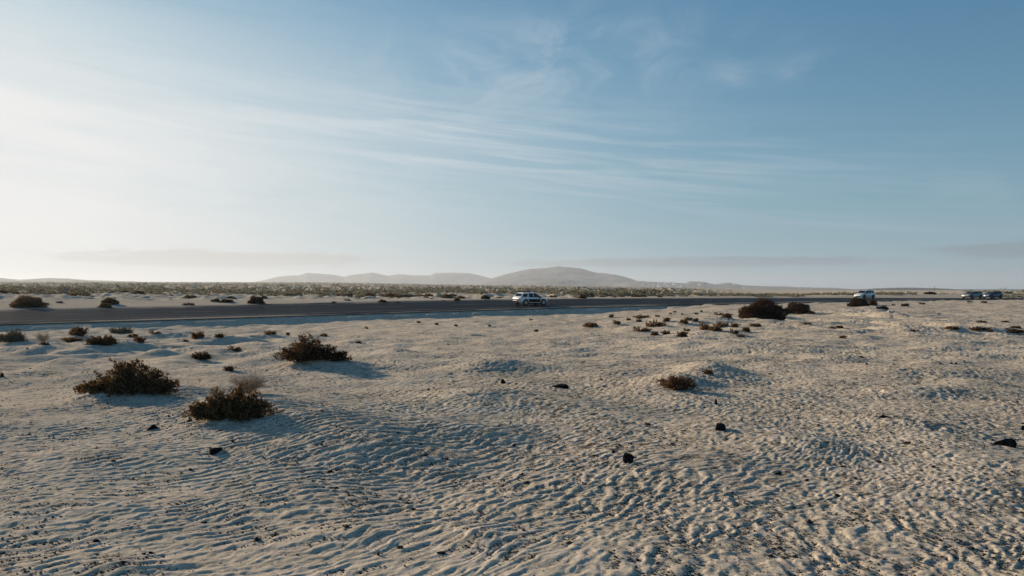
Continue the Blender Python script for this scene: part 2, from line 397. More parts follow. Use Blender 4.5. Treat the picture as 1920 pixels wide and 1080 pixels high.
def sand_material():
    m, n, b, out = new_mat('sand')
    co = n.node('ShaderNodeTexCoord').outputs['Object']
    def attr(nm):
        a = n.node('ShaderNodeAttribute'); a.attribute_name = nm; return a.outputs['Fac']
    tr = attr('trough'); sb = attr('scrub'); dk = attr('grit_shade')
    big = n.noise(co, .35, 5, .6); mid = n.noise(co, 3.5, 5, .6); fine = n.noise(co, 55, 3, .6)
    col = n.mix(n.ramp(big, .3, .7), (.57, .475, .37), (.64, .54, .43))
    col = n.mix(n.ramp(mid, .35, .75), col, (.46, .39, .295))
    col = n.mix(n.m('MULTIPLY', n.ramp(fine, .45, .75), .35), col, (.30, .265, .215))
    # dark volcanic grit gathered in the troughs
    sp = n.noise(co, 34, 5, .75); sp2 = n.noise(co, 1.3, 4, .6)
    g = n.m('MULTIPLY', n.ramp(sp, .50, .58), n.ramp(n.m('ADD', tr, n.m('MULTIPLY', n.m('SUBTRACT', sp2, .5), 1.6)), .38, .78))
    col = n.mix(n.m('MULTIPLY', g, .8), col, (.075, .075, .075))
    g2 = n.m('MULTIPLY', n.ramp(n.noise(co, 8, 6, .76), .53, .62), n.ramp(n.noise(co, .45, 3), .35, .65, .35, 1.0))  # dark flecks: part loose grit, part shade of small pits put into the colour
    col = n.mix(n.m('MULTIPLY', n.m('MULTIPLY', g2, dk), .75), col, (.12, .10, .08))
    g3 = n.m('MULTIPLY', n.ramp(n.noise(co, 4.0, 7, .78), .52, .58), n.ramp(n.noise(co, .16, 5, .6), .36, .58))
    col = n.mix(n.m('MULTIPLY', n.m('MULTIPLY', g3, dk), .8), col, (.09, .078, .065))
    # low ground cover far out on the plain
    s1 = n.noise(co, .030, 8, .68); s2 = n.noise(co, .0035, 5, .6)
    cov = n.m('MULTIPLY', sb, n.ramp(n.m('ADD', s1, n.m('MULTIPLY', n.m('SUBTRACT', s2, .5), .9)), .36, .56))
    col = n.mix(n.m('MULTIPLY', cov, .9), col, (.20, .185, .13))
    n.put(b.inputs['Base Color'], col); b.inputs['Roughness'].default_value = 1.0; b.inputs['Specular IOR Level'].default_value = .0
    bp = n.node('ShaderNodeBump'); bp.inputs['Strength'].default_value = .55; bp.inputs['Distance'].default_value = .012
    hgt = n.m('ADD', n.m('MULTIPLY', n.noise(co, 26, 5, .65), 1.0), n.m('MULTIPLY', g, .35)); n.put(bp.inputs['Height'], hgt)
    n.l.new(bp.outputs[0], b.inputs['Normal'])
    return m
SAND = sand_material()

# ------------------------------------------------------------------ ground sheet
def build_ground():
    f = 1353.0
    rows = [0.25, .6, 1.1, 1.7, 2.3, 2.9, 3.4]
    r = 3.7
    while r < 14000:
        if r < 4.2: dr = .03
        elif r < 11: dr = .0145
        elif r < 20: dr = .0145+.0045*(r-11)
        elif r < 90: dr = max(.055+.0048*(r-20), 0)
        elif r < 240: dr = .42+.004*(r-90)
        else: dr = r*.012
        rows.append(r); r += dr
    rows.append(14000.); rows = np.array(rows)
    fa = np.linspace(-48, 48, 1640); back = np.linspace(48, 312, 112)[1:-1]
    az = np.radians(np.concatenate([fa, back])); nr, nc = len(rows), len(az)
    Rg, Ag = np.meshgrid(rows, az, indexing='ij'); X = (Rg*np.sin(Ag)).ravel(); Y = (Rg*np.cos(Ag)).ravel()
    z, d, rip = H(X, Y, True, True)
    rr = Rg.ravel(); aa = np.degrees(Ag.ravel()); aa = np.where(aa > 180, aa-360, aa)
    V = np.stack([X, Y, z], 1); me = fast_mesh('ground', V, grid_faces(nr, nc, True)[:, ::-1])
    def put(nm, val):
        a = me.attributes.new(nm, 'FLOAT', 'POINT'); a.data.foreach_set('value', np.ascontiguousarray(val, np.float32))
    put('trough', rip)
    put('grit_shade', smooth(4, 9, rr)*(.35+.65*smooth(-8, 8, aa))*(1-smooth(150, 300, rr)))  # mask for the flecks of grit and painted pit shade
    put('scrub', smooth(5, 40, d)*smooth(120, 260, rr)*(1-smooth(11, 18, aa))*(1-.45*smooth(1500, 4000, rr)))
    me.materials.append(SAND)
    o = bpy.data.objects.new('ground', me); COL.objects.link(o); tag(o, kind='structure')
    print('ground', nr, nc, nr*nc)
build_ground()

# ------------------------------------------------------------------ road and painted lines
def ribbon(name, o0, o1, lift, mat, s0=-1e9, s1=1e9, dash=None, kind='structure', wob=0.0, thick=0.0):
    idx = [i for i in range(len(RCp)) if s0 <= RS[i] <= s1]
    ss = np.arange(max(RS[idx[0]], s0), min(RS[idx[-1]], s1), 1.0)
    cx = np.interp(ss, RS, RCp[:, 0]); cy = np.interp(ss, RS, RCp[:, 1]); nx = np.interp(ss, RS, nrm[:, 0]); ny = np.interp(ss, RS, nrm[:, 1])
    zn = np.interp(ss, RS, RCp[:, 2]); zf = np.interp(ss, RS, RCp[:, 3])
    V = []; Q = []; UV = []; k = 6 if o1-o0 > 3 else 2
    for i, s in enumerate(ss):
        for j in range(k):
            o = o0+(o1-o0)*j/(k-1)
            V.append((cx[i]+nx[i]*o, cy[i]+ny[i]*o, zn[i]+(zf[i]-zn[i])*(o+HW)/(2*HW)+lift)); UV.append((s, o))
    for i in range(len(ss)-1):
        if dash and (ss[i] % (dash[0]+dash[1])) > dash[0]: continue
        for j in range(k-1): a = i*k+j; Q.append((a, a+1, a+k+1, a+k)[::-1])
    me = fast_mesh(name, np.array(V), np.array(Q), False)
    uv = me.uv_layers.new(name='UVMap'); vi = np.zeros(len(me.loops), np.int32); me.loops.foreach_get('vertex_index', vi)
    uv.data.foreach_set('uv', np.array(UV, np.float32)[vi].ravel())
    me.materials.append(mat); o = bpy.data.objects.new(name, me); COL.objects.link(o)
    tag(o, kind=kind); return o
def asphalt():
    m, n, b, out = new_mat('asphalt')
    uv = n.node('ShaderNodeTexCoord').outputs['UV']; sp = n.node('ShaderNodeSeparateXYZ'); n.l.new(uv, sp.inputs[0]); u, v = sp.outputs[0], sp.outputs[1]
    co = n.node('ShaderNodeTexCoord').outputs['Object']
    st = n.noise(n.xyz(n.m('MULTIPLY', u, .02), n.m('MULTIPLY', v, 1.3), 0.0), 1.0, 5, .65)
    pa = n.noise(co, .09, 5, .6); gr = n.noise(co, 6, 4, .7)
    col = n.mix(n.ramp(st, .35, .68), (.010, .013, .019), (.022, .026, .034))
    col = n.mix(n.m('MULTIPLY', n.ramp(gr, .4, .8), .2), col, (.035, .036, .038))
    # blown sand: on the verges and in thin veins along the lanes
    ed = n.ramp(n.m('ADD', n.m('ABSOLUTE', v), n.m('MULTIPLY', n.m('SUBTRACT', pa, .5), 6.5)), 5.7, 6.7)
    vein = n.m('MULTIPLY', n.ramp(st, .56, .70), .13)
    col = n.mix(n.m('MAXIMUM', n.m('MULTIPLY', ed, .7), vein), col, (.36, .30, .24))
    n.put(b.inputs['Base Color'], col); b.inputs['Roughness'].default_value = .5; b.inputs['Specular IOR Level'].default_value = .005
    bp = n.node('ShaderNodeBump'); bp.inputs['Strength'].default_value = .4; bp.inputs['Distance'].default_value = .01; n.put(bp.inputs['Height'], n.noise(co, 40, 3)); n.l.new(bp.outputs[0], b.inputs['Normal'])
    return m
ASPH = asphalt()
ribbon('road', -HW, HW, 0.0, ASPH)
PAINT = simple('road_paint', (.28, .28, .27), .8, spec=0, var=.35, scale=1.5)
S_lo, S_hi = RS[24*1], RS[24*10]
ribbon('road_edge_line', -4.80, -4.62, .004, PAINT, S_lo, S_hi)
ribbon('road_edge_line', 4.62, 4.80, .004, PAINT, S_lo, S_hi)
ribbon('road_centre_line', -.06, .06, .004, PAINT, S_lo, S_hi, dash=(4, 6))

# ------------------------------------------------------------------ sea
SEA, n, b, out = new_mat('sea_water')
co = n.node('ShaderNodeTexCoord').outputs['Object']
n.put(b.inputs['Base Color'], n.mix(n.noise(co, .004, 5), (.015, .035, .05), (.03, .055, .07))); b.inputs['Roughness'].default_value = .7; b.inputs['Specular IOR Level'].default_value = .03
bp = n.node('ShaderNodeBump'); bp.inputs['Strength'].default_value = .6; bp.inputs['Distance'].default_value = 1.0; n.put(bp.inputs['Height'], n.noise(co, .05, 5)); n.l.new(bp.outputs[0], b.inputs['Normal'])
az = np.radians(np.linspace(8, 75, 60)); rs = np.array([500, 1000, 2000, 4000, 7000, 10000, 13200.])
Rg, Ag = np.meshgrid(rs, az, indexing='ij')
me = fast_mesh('sea', np.stack([(Rg*np.sin(Ag)).ravel(), (Rg*np.cos(Ag)).ravel(), np.full(Rg.size, -6.0)], 1), grid_faces(len(rs), len(az))[:, ::-1])
tag(link('sea', me, SEA), kind='structure')

# ------------------------------------------------------------------ distant hills
HILL, n, b, out = new_mat('hill_rock')
co = n.node('ShaderNodeTexCoord').outputs['Object']; a = n.noise(co, .004, 8, .65); c2 = n.noise(co, .02, 5, .6)
col = n.mix(n.ramp(a, .38, .60), (.055, .058, .050), (.15, .135, .11)); col = n.mix(n.m('MULTIPLY', n.ramp(c2, .5, .8), .4), col, (.17, .155, .13))
n.put(b.inputs['Base Color'], col); b.inputs['Roughness'].default_value = .95
def ridge_z(px, Y, Y0, depth, prof, seed, base):
    P = np.array(prof, float); top = np.interp(px, P[:, 0], HY-P[:, 1])
    zt = EYE+top/F*Y0
    t = (Y-Y0)/depth; fall = np.where(t < 0, smooth(-1, 0, t)**1.15, smooth(.8, 0, t))
    X = (px-CX)/F*Y; g = samp(fbm, X/4200+seed, Y/4200+seed*.3)
    f = fall*(1+.13*g*(1-fall)*np.minimum(1, 4*fall))
    zz = base+(zt-base)*f
    return zz
def ridge(name, Y0, depth, prof, seed, base=-6.0):
    x0, x1 = prof[0][0], prof[-1][0]; px = np.linspace(x0, x1, int((x1-x0)/1.5)+2); Ys = np.concatenate([np.linspace(Y0-depth, Y0, 44), np.linspace(Y0, Y0+depth*.8, 16)[1:]])
    P, Yg = np.meshgrid(px, Ys, indexing='xy')
    sm = np.interp(P.ravel(), [x0, x0+10, x1-10, x1], [1, 1, 1, 1])
    z = ridge_z(P.ravel(), Yg.ravel(), Y0, depth, prof, seed, base); X = (P.ravel()-CX)/F*Yg.ravel()
    z += samp(fbm, X/900, Yg.ravel()/900)*3.0*np.clip((Y0-Yg.ravel())/250+.2, .15, 1)*np.clip((z-base)/20, 0, 1)
    me = fast_mesh(name, np.stack([X, Yg.ravel(), z], 1), grid_faces(len(Ys), len(px))[:, ::-1])
    o = link(name, me, HILL); tag(o, kind='structure'); return o
ridge('hills', 9800, 1500, [(455, 534), (500, 524), (520, 519), (545, 516.5), (562, 516), (575, 511.5), (600, 513), (628, 515.5), (646, 519), (658, 515.5), (680, 513.5), (697, 510.5), (712, 514), (728, 517), (745, 514), (775, 516), (806, 516.5), (816, 512), (840, 511), (878, 512), (897, 516), (922, 522), (950, 534)], .21)
ridge('mountain', 7400, 1500, [(880, 534), (921, 522), (945, 515.5), (975, 508), (995, 504), (1020, 503), (1048, 499.5), (1068, 501.5), (1088, 503), (1104, 507.5), (1118, 511.5), (1140, 513.5), (1152, 515), (1170, 519), (1192, 526), (1215, 533)], .55)
ridge('foothill', 5600, 800, [(950, 537), (985, 531), (1010, 525.5), (1035, 522.5), (1055, 523), (1080, 527), (1100, 530.5), (1120, 533.5), (1150, 537)], .35)
LOWP = [(1140, 538), (1175, 528.5), (1200, 527), (1225, 528.5), (1240, 529), (1262, 530.5), (1286, 531), (1291, 528), (1305, 527.7), (1320, 528.5), (1330, 531.5), (1345, 533.5), (1357, 532), (1368, 531.3), (1382, 532.5), (1392, 535), (1420, 536.3), (1470, 537.5), (1500, 538.8), (1560, 540), (1590, 541.5), (1610, 543)]
ridge('low_hills', 6600, 1300, LOWP, .75)
ridge('coastal_rise', 4200, 500, [(1590, 545), (1640, 541.2), (1668, 539.4), (1700, 539.2), (1740, 540.3), (1780, 541.5), (1830, 545)], .15, base=-14).data.materials[0] = simple('dark_coast_rock', (.055, .055, .045), .95, spec=0, scale=.01)
ridge('low_ridge', 4600, 900, [(-300, 524), (-120, 521), (0, 521.5), (35, 524), (60, 522.8), (95, 521.5), (130, 522.6), (165, 525), (210, 526.5), (250, 527.5), (300, 532)], .9)

# ------------------------------------------------------------------ houses of the far village
WHITE = simple('white_render', (.80, .77, .73), .9); TILE = simple('roof_tile', (.32, .17, .11), .9); DARKW = simple('dark_opening', (.03, .035, .04), .4)
def house_mesh(name, w, d, h, kind):
    V = []; Q = []; mi = []
    def box(x0, y0, z0, x1, y1, z1, m):
        b0 = len(V); V.extend([(x0, y0, z0), (x1, y0, z0), (x1, y1, z0), (x0, y1, z0), (x0, y0, z1), (x1, y0, z1), (x1, y1, z1), (x0, y1, z1)])
        for f in ((0, 3, 2, 1), (4, 5, 6, 7), (0, 1, 5, 4), (1, 2, 6, 5), (2, 3, 7, 6), (3, 0, 4, 7)): Q.append(tuple(b0+i for i in f)); mi.append(m)
    box(-w/2, -d/2, -3, w/2, d/2, h, 0)
    if kind == 0:     # pitched roof
        b0 = len(V); V.extend([(-w/2-.4, -d/2-.4, h+.02), (w/2+.4, -d/2-.4, h+.02), (w/2+.4, d/2+.4, h+.02), (-w/2-.4, d/2+.4, h+.02), (-w/2-.4, 0, h+2.4), (w/2+.4, 0, h+2.4)])
        for f in ((0, 1, 5, 4), (2, 3, 4, 5), (0, 4, 3), (1, 2, 5), (0, 3, 2, 1)): Q.append(tuple(b0+i for i in f)); mi.append(1)
    else:             # flat roof with parapet and a set-back upper floor
        box(-w/2-.15, -d/2-.15, h+.01, w/2+.15, d/2+.15, h+.5, 0); box(-w/4, -d/4, h+.52, w/2.4, d/2.6, h+3, 0)
    for k in range(4): xx = -w/2+w*(k+.5)/4; box(xx-.7, -d/2-.06, .9, xx+.7, -d/2-.01, 2.3, 2)
    me = pyd(name, V, Q); [me.materials.append(x) for x in (WHITE, TILE, DARKW)]; me.polygons.foreach_set('material_index', mi); return me
HM = [house_mesh('house', 20, 12, 6, 1), house_mesh('house', 26, 13, 4.2, 0), house_mesh('house', 14, 11, 7, 1)]
rh = random.Random(5)
for k in range(34):
    px = rh.choice([rh.uniform(1205, 1290), rh.uniform(1205, 1290), rh.uniform(1290, 1400)]); Y = rh.uniform(5750, 6350)
    z = float(ridge_z(np.array([px]), np.array([Y]), 6600, 1300, LOWP, .75, -6.0)[0])
    o = bpy.data.objects.new('house', HM[k % 3]); COL.objects.link(o); o.location = ((px-CX)/F*Y, Y, z); o.rotation_euler = (0, 0, rh.uniform(-.6, .6)); s = rh.uniform(.8, 1.3); o.scale = (s, s, s)
    tag(o, 'tiny pale house of the far village on the low slope right of the mountain', 'house', 'houses of the far village')

# ------------------------------------------------------------------ plants
def leaves_to_mesh(name, C, D, L, W, rg):
    """folded leaf blades: centres C, directions D, length L, width W"""
    n_ = len(C); D = D/np.linalg.norm(D, axis=1)[:, None]; rv = rg.standard_normal((n_, 3)); S = np.cross(D, rv); S /= np.linalg.norm(S, axis=1)[:, None]+1e-9
    U = np.cross(S, D); L = np.broadcast_to(L, n_)[:, None]; W = np.broadcast_to(W, n_)[:, None]
    a = C; b = C+D*L*.5+S*W*.5+U*W*.2; c = C+D*L; d = C+D*L*.5-S*W*.5+U*W*.2
    V = np.stack([a, b, c, d], 1).reshape(-1, 3); i = np.arange(n_)*4
    T = np.concatenate([np.stack([i, i+1, i+2], 1), np.stack([i, i+2, i+3], 1)])
    return fast_mesh(name, V, T, False)
def tubes_mesh(name, P0, P1, r0, r1):
    n_ = len(P0); D = P1-P0; D = D/(np.linalg.norm(D, axis=1)[:, None]+1e-9); up = np.array([0, 0, 1.])+.01*rng.standard_normal((n_, 3)); S = np.cross(D, up); S /= np.linalg.norm(S, axis=1)[:, None]+1e-9; U = np.cross(S, D)
    V = []; r0 = np.broadcast_to(r0, n_)[:, None]; r1 = np.broadcast_to(r1, n_)[:, None]
    for P, r in ((P0, r0), (P1, r1)):
        for k in range(3): an = k*2.0944; V.append(P+r*(S*math.cos(an)+U*math.sin(an)))
    V = np.stack(V, 1).reshape(-1, 3); i = np.arange(n_)*6
    Q = np.concatenate([np.stack([i+k, i+(k+1) % 3, i+3+(k+1) % 3, i+3+k], 1) for k in range(3)])
    return fast_mesh(name, V, Q, False)
def shrub_data(seed, stems=120, ros=9, lpr=6, leaf=.045, flat=.42, lobes=None, wleaf=.5, upright=.35):
    """unit shrub: half-width about 1, height about 'flat'*2; returns foliage and branch meshes"""
    rg = np.random.default_rng(seed); lob = [(rg.uniform(-.55, .55), rg.uniform(-.45, .45), rg.uniform(.5, .9)) for _ in range(6)] if lobes is None else lobes
    C, D, P0, P1, R0, R1 = [], [], [], [], [], []
    for s in range(stems):
        lx, ly, ls = lob[rg.integers(len(lob))]
        th = rg.uniform(0, 2*np.pi); ph = np.arccos(rg.uniform(.02, 1)); ln = ls*rg.uniform(.6, 1.0)
        tip = np.array([lx+np.cos(th)*np.sin(ph)*ln*.62, ly+np.sin(th)*np.sin(ph)*ln*.6, max(.02, np.cos(ph)*ln*flat*1.9*(1-.25*abs(lx)))])
        root = np.array([lx*.35, ly*.35, -.02]); mid = (root+tip)/2+rg.normal(0, .05, 3)+np.array([0, 0, .03])
        P0 += [root, mid]; P1 += [mid, tip]; R0 += [.017, .012]; R1 += [.012, .006]
        for k in range(ros):
            t = 1-rg.uniform(0, .62)**1.3 if k else 1.0
            p = (1-t)**2*root+2*t*(1-t)*mid+t*t*tip+rg.normal(0, .03, 3); p[2] = max(p[2], .005)
            dr = tip-mid; dr /= np.linalg.norm(dr)+1e-6
            for q in range(lpr): C.append(p); D.append(dr*.6+rg.normal(0, .75, 3)+np.array([0, 0, upright]))
    C = np.array(C); D = np.array(D); n_ = len(C)
    me = leaves_to_mesh('foliage', C, D, leaf*rg.uniform(.6, 1.3, n_), leaf*wleaf*rg.uniform(.7, 1.2, n_), rg)
    br = tubes_mesh('branches', np.array(P0), np.array(P1), np.array(R0), np.array(R1))
    return me, br
def dome_data(seed, n_=15000, flat=.46, L=.10, w=.22):
    rg = np.random.default_rng(seed); th = rg.uniform(0, 2*np.pi, n_); cz = rg.uniform(-.02, 1, n_); sz = np.sqrt(np.clip(1-cz*cz, 0, 1))
    lum = 1+.10*samp(fbm, th/6.283+seed*.13, cz*.5)+.035*rg.standard_normal(n_)
    rad = lum*rg.uniform(.80, 1.0, n_)**.5; C = np.stack([np.cos(th)*sz*rad, np.sin(th)*sz*rad*.9, np.clip(cz, 0, 1)*flat*2*rad*.92], 1)
    ins = rg.random(n_) < .3; C[ins] *= rg.uniform(.55, .9, (ins.sum(), 1))
    D = np.stack([np.cos(th)*sz, np.sin(th)*sz, cz*.9+.25], 1)+rg.normal(0, .38, (n_, 3))
    me = leaves_to_mesh('foliage', C, D, L*rg.uniform(.5, 1.2, n_), L*w*rg.uniform(.8, 1.5, n_), rg)
    k = 260; t2 = rg.uniform(0, 2*np.pi, k); c2 = rg.uniform(.05, 1, k); s2 = np.sqrt(1-c2*c2)
    P1 = np.stack([np.cos(t2)*s2*.85, np.sin(t2)*s2*.78, c2*flat*1.6], 1); P0 = np.stack([np.cos(t2)*.06, np.sin(t2)*.06, np.full(k, -.02)], 1)
    return me, tubes_mesh('branches', P0, P1, .02, .008)
def twig_data(seed, n_=70, flat=.5):
    rg = np.random.default_rng(seed); P0, P1, R0, R1 = [], [], [], []
    for s in range(n_):
        th = rg.uniform(0, 2*np.pi); sp = rg.uniform(.1, 1); a = np.array([0, 0, -.02]); b_ = np.array([np.cos(th)*sp*.5, np.sin(th)*sp*.5, flat*rg.uniform(.5, 1.1)])
        P0.append(a); P1.append(b_); R0.append(.012); R1.append(.007)
        for q in range(5):
            c = b_*rg.uniform(.5, 1)+0; e = c+np.array([np.cos(th)*.35, np.sin(th)*.35, .3])*rg.uniform(.3, 1.1)+rg.normal(0, .12, 3)
            P0.append(c); P1.append(e); R0.append(.007); R1.append(.003)
            for w_ in range(3): g = e+rg.normal(0, .09, 3)+np.array([0, 0, .06]); P0.append(c*.4+e*.6); P1.append(g); R0.append(.005); R1.append(.0025)
    return tubes_mesh('branches', np.array(P0), np.array(P1), np.array(R0), np.array(R1))

M_DARK = leafy('leaf_dark_brown', (.022, .014, .008), (.065, .038, .018), (.15, .082, .035), .20)
M_OLIV = leafy('leaf_olive', (.026, .020, .010), (.080, .058, .026), (.19, .13, .06), .22)
M_RUST = leafy('leaf_rusty', (.070, .040, .024), (.17, .095, .052), (.30, .18, .10), .25)
M_GREY = leafy('leaf_grey_green', (.070, .072, .050), (.15, .145, .10), (.24, .22, .155), .12)
M_DOME = leafy('twig_dark', (.012, .009, .006), (.032, .022, .014), (.080, .050, .028), .12)
M_DRY = simple('dry_twig', (.40, .31, .22), .9, var=.3)
M_SCRUB = leafy('scrub_far', (.20, .195, .14), (.27, .265, .175), (.38, .36, .26), .12)
M_BARK = simple('bark', (.17, .125, .09), .9, var=.3)
SH = {}
for i in range(3): SH['A%d' % i] = shrub_data(100+i, 150, 10, 7, .075, .42)
for i in range(4): SH['S%d' % i] = shrub_data(200+i, 60, 7, 5, .12, .40)
for i in range(2): SH['D%d' % i] = dome_data(300+i)
SH['G0'] = shrub_data(400, 130, 9, 6, .10, .40, None, .22, .8); SH['G1'] = shrub_data(401, 90, 8, 6, .13, .42, None, .22, .8)
big1 = shrub_data(501, 230, 10, 6, .058, .46, [(-.05, 0, .95), (.05, .1, .85), (-.3, 0, .65), (.5, 0, .55), (.78, -.05, .34), (-.62, 0, .40), (-.85, 0, .28), (-.1, -.2, .7)])
big2 = shrub_data(502, 260, 11, 6, .054, .44, [(-.1, 0, .80), (.3, .05, .82), (.1, 0, .84), (-.62, -.1, .42), (.68, 0, .62), (-.35, 0, .6), (.4, -.3, .6)])
big3 = shrub_data(503, 230, 11, 6, .060, .46, [(-.3, 0, .9), (0, .1, 1.0), (-.6, 0, .6), (.4, 0, .65), (.8, -.1, .35), (-.1, -.2, .9)], .4)
SH['B1'], SH['B2'], SH['B3'] = big1, big2, big3
TW = [twig_data(600), twig_data(601, 45)]
def plant(px, py, w, h, kind, mat, label, name='shrub', cat='shrub', group=None, rz=None, sink=.02, flat=None):
    X, Y, Z = hit(px, py); Y += w/F*Y*.28; X = (px-CX)/F*Y; Z = ground(X, Y)
    s = w/F*Y/2*1.02
    if kind[0] == 'T':
        me = TW[int(kind[1])]; o = bpy.data.objects.new(name, me); COL.objects.link(o)
        if not me.materials: me.materials.append(M_DRY)
        nh = .85; o.location = (X, Y, Z-sink*s)
    else:
        fo, br = SH[kind]; nh = {'A': .66, 'S': .62, 'D': .92, 'G': .72, 'B': .80}[kind[0]]
        o = empty(name, (X, Y, Z-sink*s)); f = fo.copy() if (fo.materials and fo.materials[0] is not mat) else fo
        if not f.materials: f.materials.append(mat)
        elif f is not fo: f.materials[0] = mat
        link('foliage', f, mat, o); link('branches', br, M_BARK, o)
    sh = h/F*Y; o.scale = (s, s*.8, sh/nh); o.rotation_euler = (0, 0, random.uniform(-.5, .5) if rz is None else rz)
    tag(o, label, cat, group); return o
# --- foreground
plant(250, 752, 184, 82, 'B1', M_OLIV, 'tall leafy brown-green shrub with open ragged top, left of the two nearest big shrubs', rz=0)
plant(160, 737, 52, 20, 'S0', M_DARK, 'low dark shoot creeping out from the left foot of the tall leafy shrub')
plant(430, 799, 180, 80, 'B2', M_OLIV, 'nearest shrub, wide and flat-topped with dark leaves and golden left edge', rz=0)
plant(466, 742, 96, 34, 'T0', M_DRY, 'pale leafless twiggy bush standing behind the nearest flat-topped shrub', 'dry_bush', 'dry bush')
plant(585, 692, 142, 49, 'B3', M_DARK, 'rounded dark brown shrub on its own smooth sand hump behind the two nearest shrubs', rz=0)
plant(1264, 733, 84, 25, 'A1', M_RUST, 'rusty golden shrub alone on bare rippled sand in the right middle ground', rz=0)
plant(1327, 704, 24, 11, 'S1', M_DARK, 'little dark tuft on the sand hump behind the lone rusty shrub', 'tuft', 'tuft')
plant(375, 676, 48, 16, 'A2', M_DARK, 'small brown shrub between the tall leafy shrub and the ridge behind it')
plant(430, 697, 38, 11, 'S2', M_DARK, 'low dark cushion plant between the tall leafy shrub and the rounded dark shrub', 'cushion_plant', 'plant')
plant(440, 661, 34, 10, 'S3', M_DARK, 'thin dark cushion plant behind the low one, left of the rounded dark shrub', 'cushion_plant', 'plant')
plant(2, 708, 16, 12, 'S1', M_DARK, 'dark tuft cut by the left edge of the picture', 'tuft', 'tuft')
# --- left row
plant(33, 644, 84, 28, 'G0', M_GREY, 'large grey-green shrub at the left edge of the row before the road')
plant(80, 643, 44, 20, 'T1', M_DRY, 'pale reddish dry bush beside the large grey-green shrub at the left edge', 'dry_bush', 'dry bush')
plant(86, 648, 30, 9, 'S0', M_DARK, 'flat black-brown plant in front of the pale reddish dry bush', 'cushion_plant', 'plant')
plant(140, 632, 58, 21, 'A0', M_DARK, 'dark brown shrub crowning the sand hump left of the darkest flat shrub')
plant(128, 643, 70, 13, 'G1', M_OLIV, 'olive low shrub spread along the foot of the humped dark brown shrub')
plant(187, 651, 68, 20, 'A2', M_DARK, 'darkest flat-topped shrub in the left row')
plant(225, 627, 58, 18, 'G1', M_GREY, 'grey-green shrub closest to the road in the left row')
plant(262, 644, 46, 13, 'S2', M_RUST, 'rusty reddish low plant right of the darkest flat-topped shrub', 'cushion_plant', 'plant')
plant(250, 633, 22, 8, 'S1', M_DARK, 'small dark plant just behind the rusty reddish low plant', 'cushion_plant', 'plant')
plant(290, 628, 32, 8, 'S3', M_RUST, 'flat rusty plant right of the grey-green shrub by the road', 'cushion_plant', 'plant')
plant(371, 636, 34, 20, 'G1', M_RUST, 'upright reddish dry shrub on the sand ridge near the road', 'shrub')
plant(412, 637, 34, 8, 'S2', M_DARK, 'flat brown plant right of the upright reddish dry shrub', 'cushion_plant', 'plant')
tiny = [(350, 641, 18, 5), (507, 629, 26, 8), (540, 629, 15, 6), (563, 633, 12, 5), (576, 640, 14, 5), (608, 631, 15, 6), (598, 646, 14, 7), (687, 617, 9, 5), (820, 610, 11, 5), (855, 612, 8, 4), (672, 644, 22, 4), (995, 601, 10, 4), (1007, 622, 14, 5), (785, 606, 9, 4), (918, 613, 11, 3)]
for i, (a, b2, c, d2) in enumerate(tiny):
    plant(a, b2, c, d2+1, 'S%d' % (i % 4), M_RUST if i == 1 else M_DARK, 'tiny dark tuft dotted on open sand between the rounded dark shrub and the road', 'tuft', 'tuft', 'tiny tufts on the open sand')
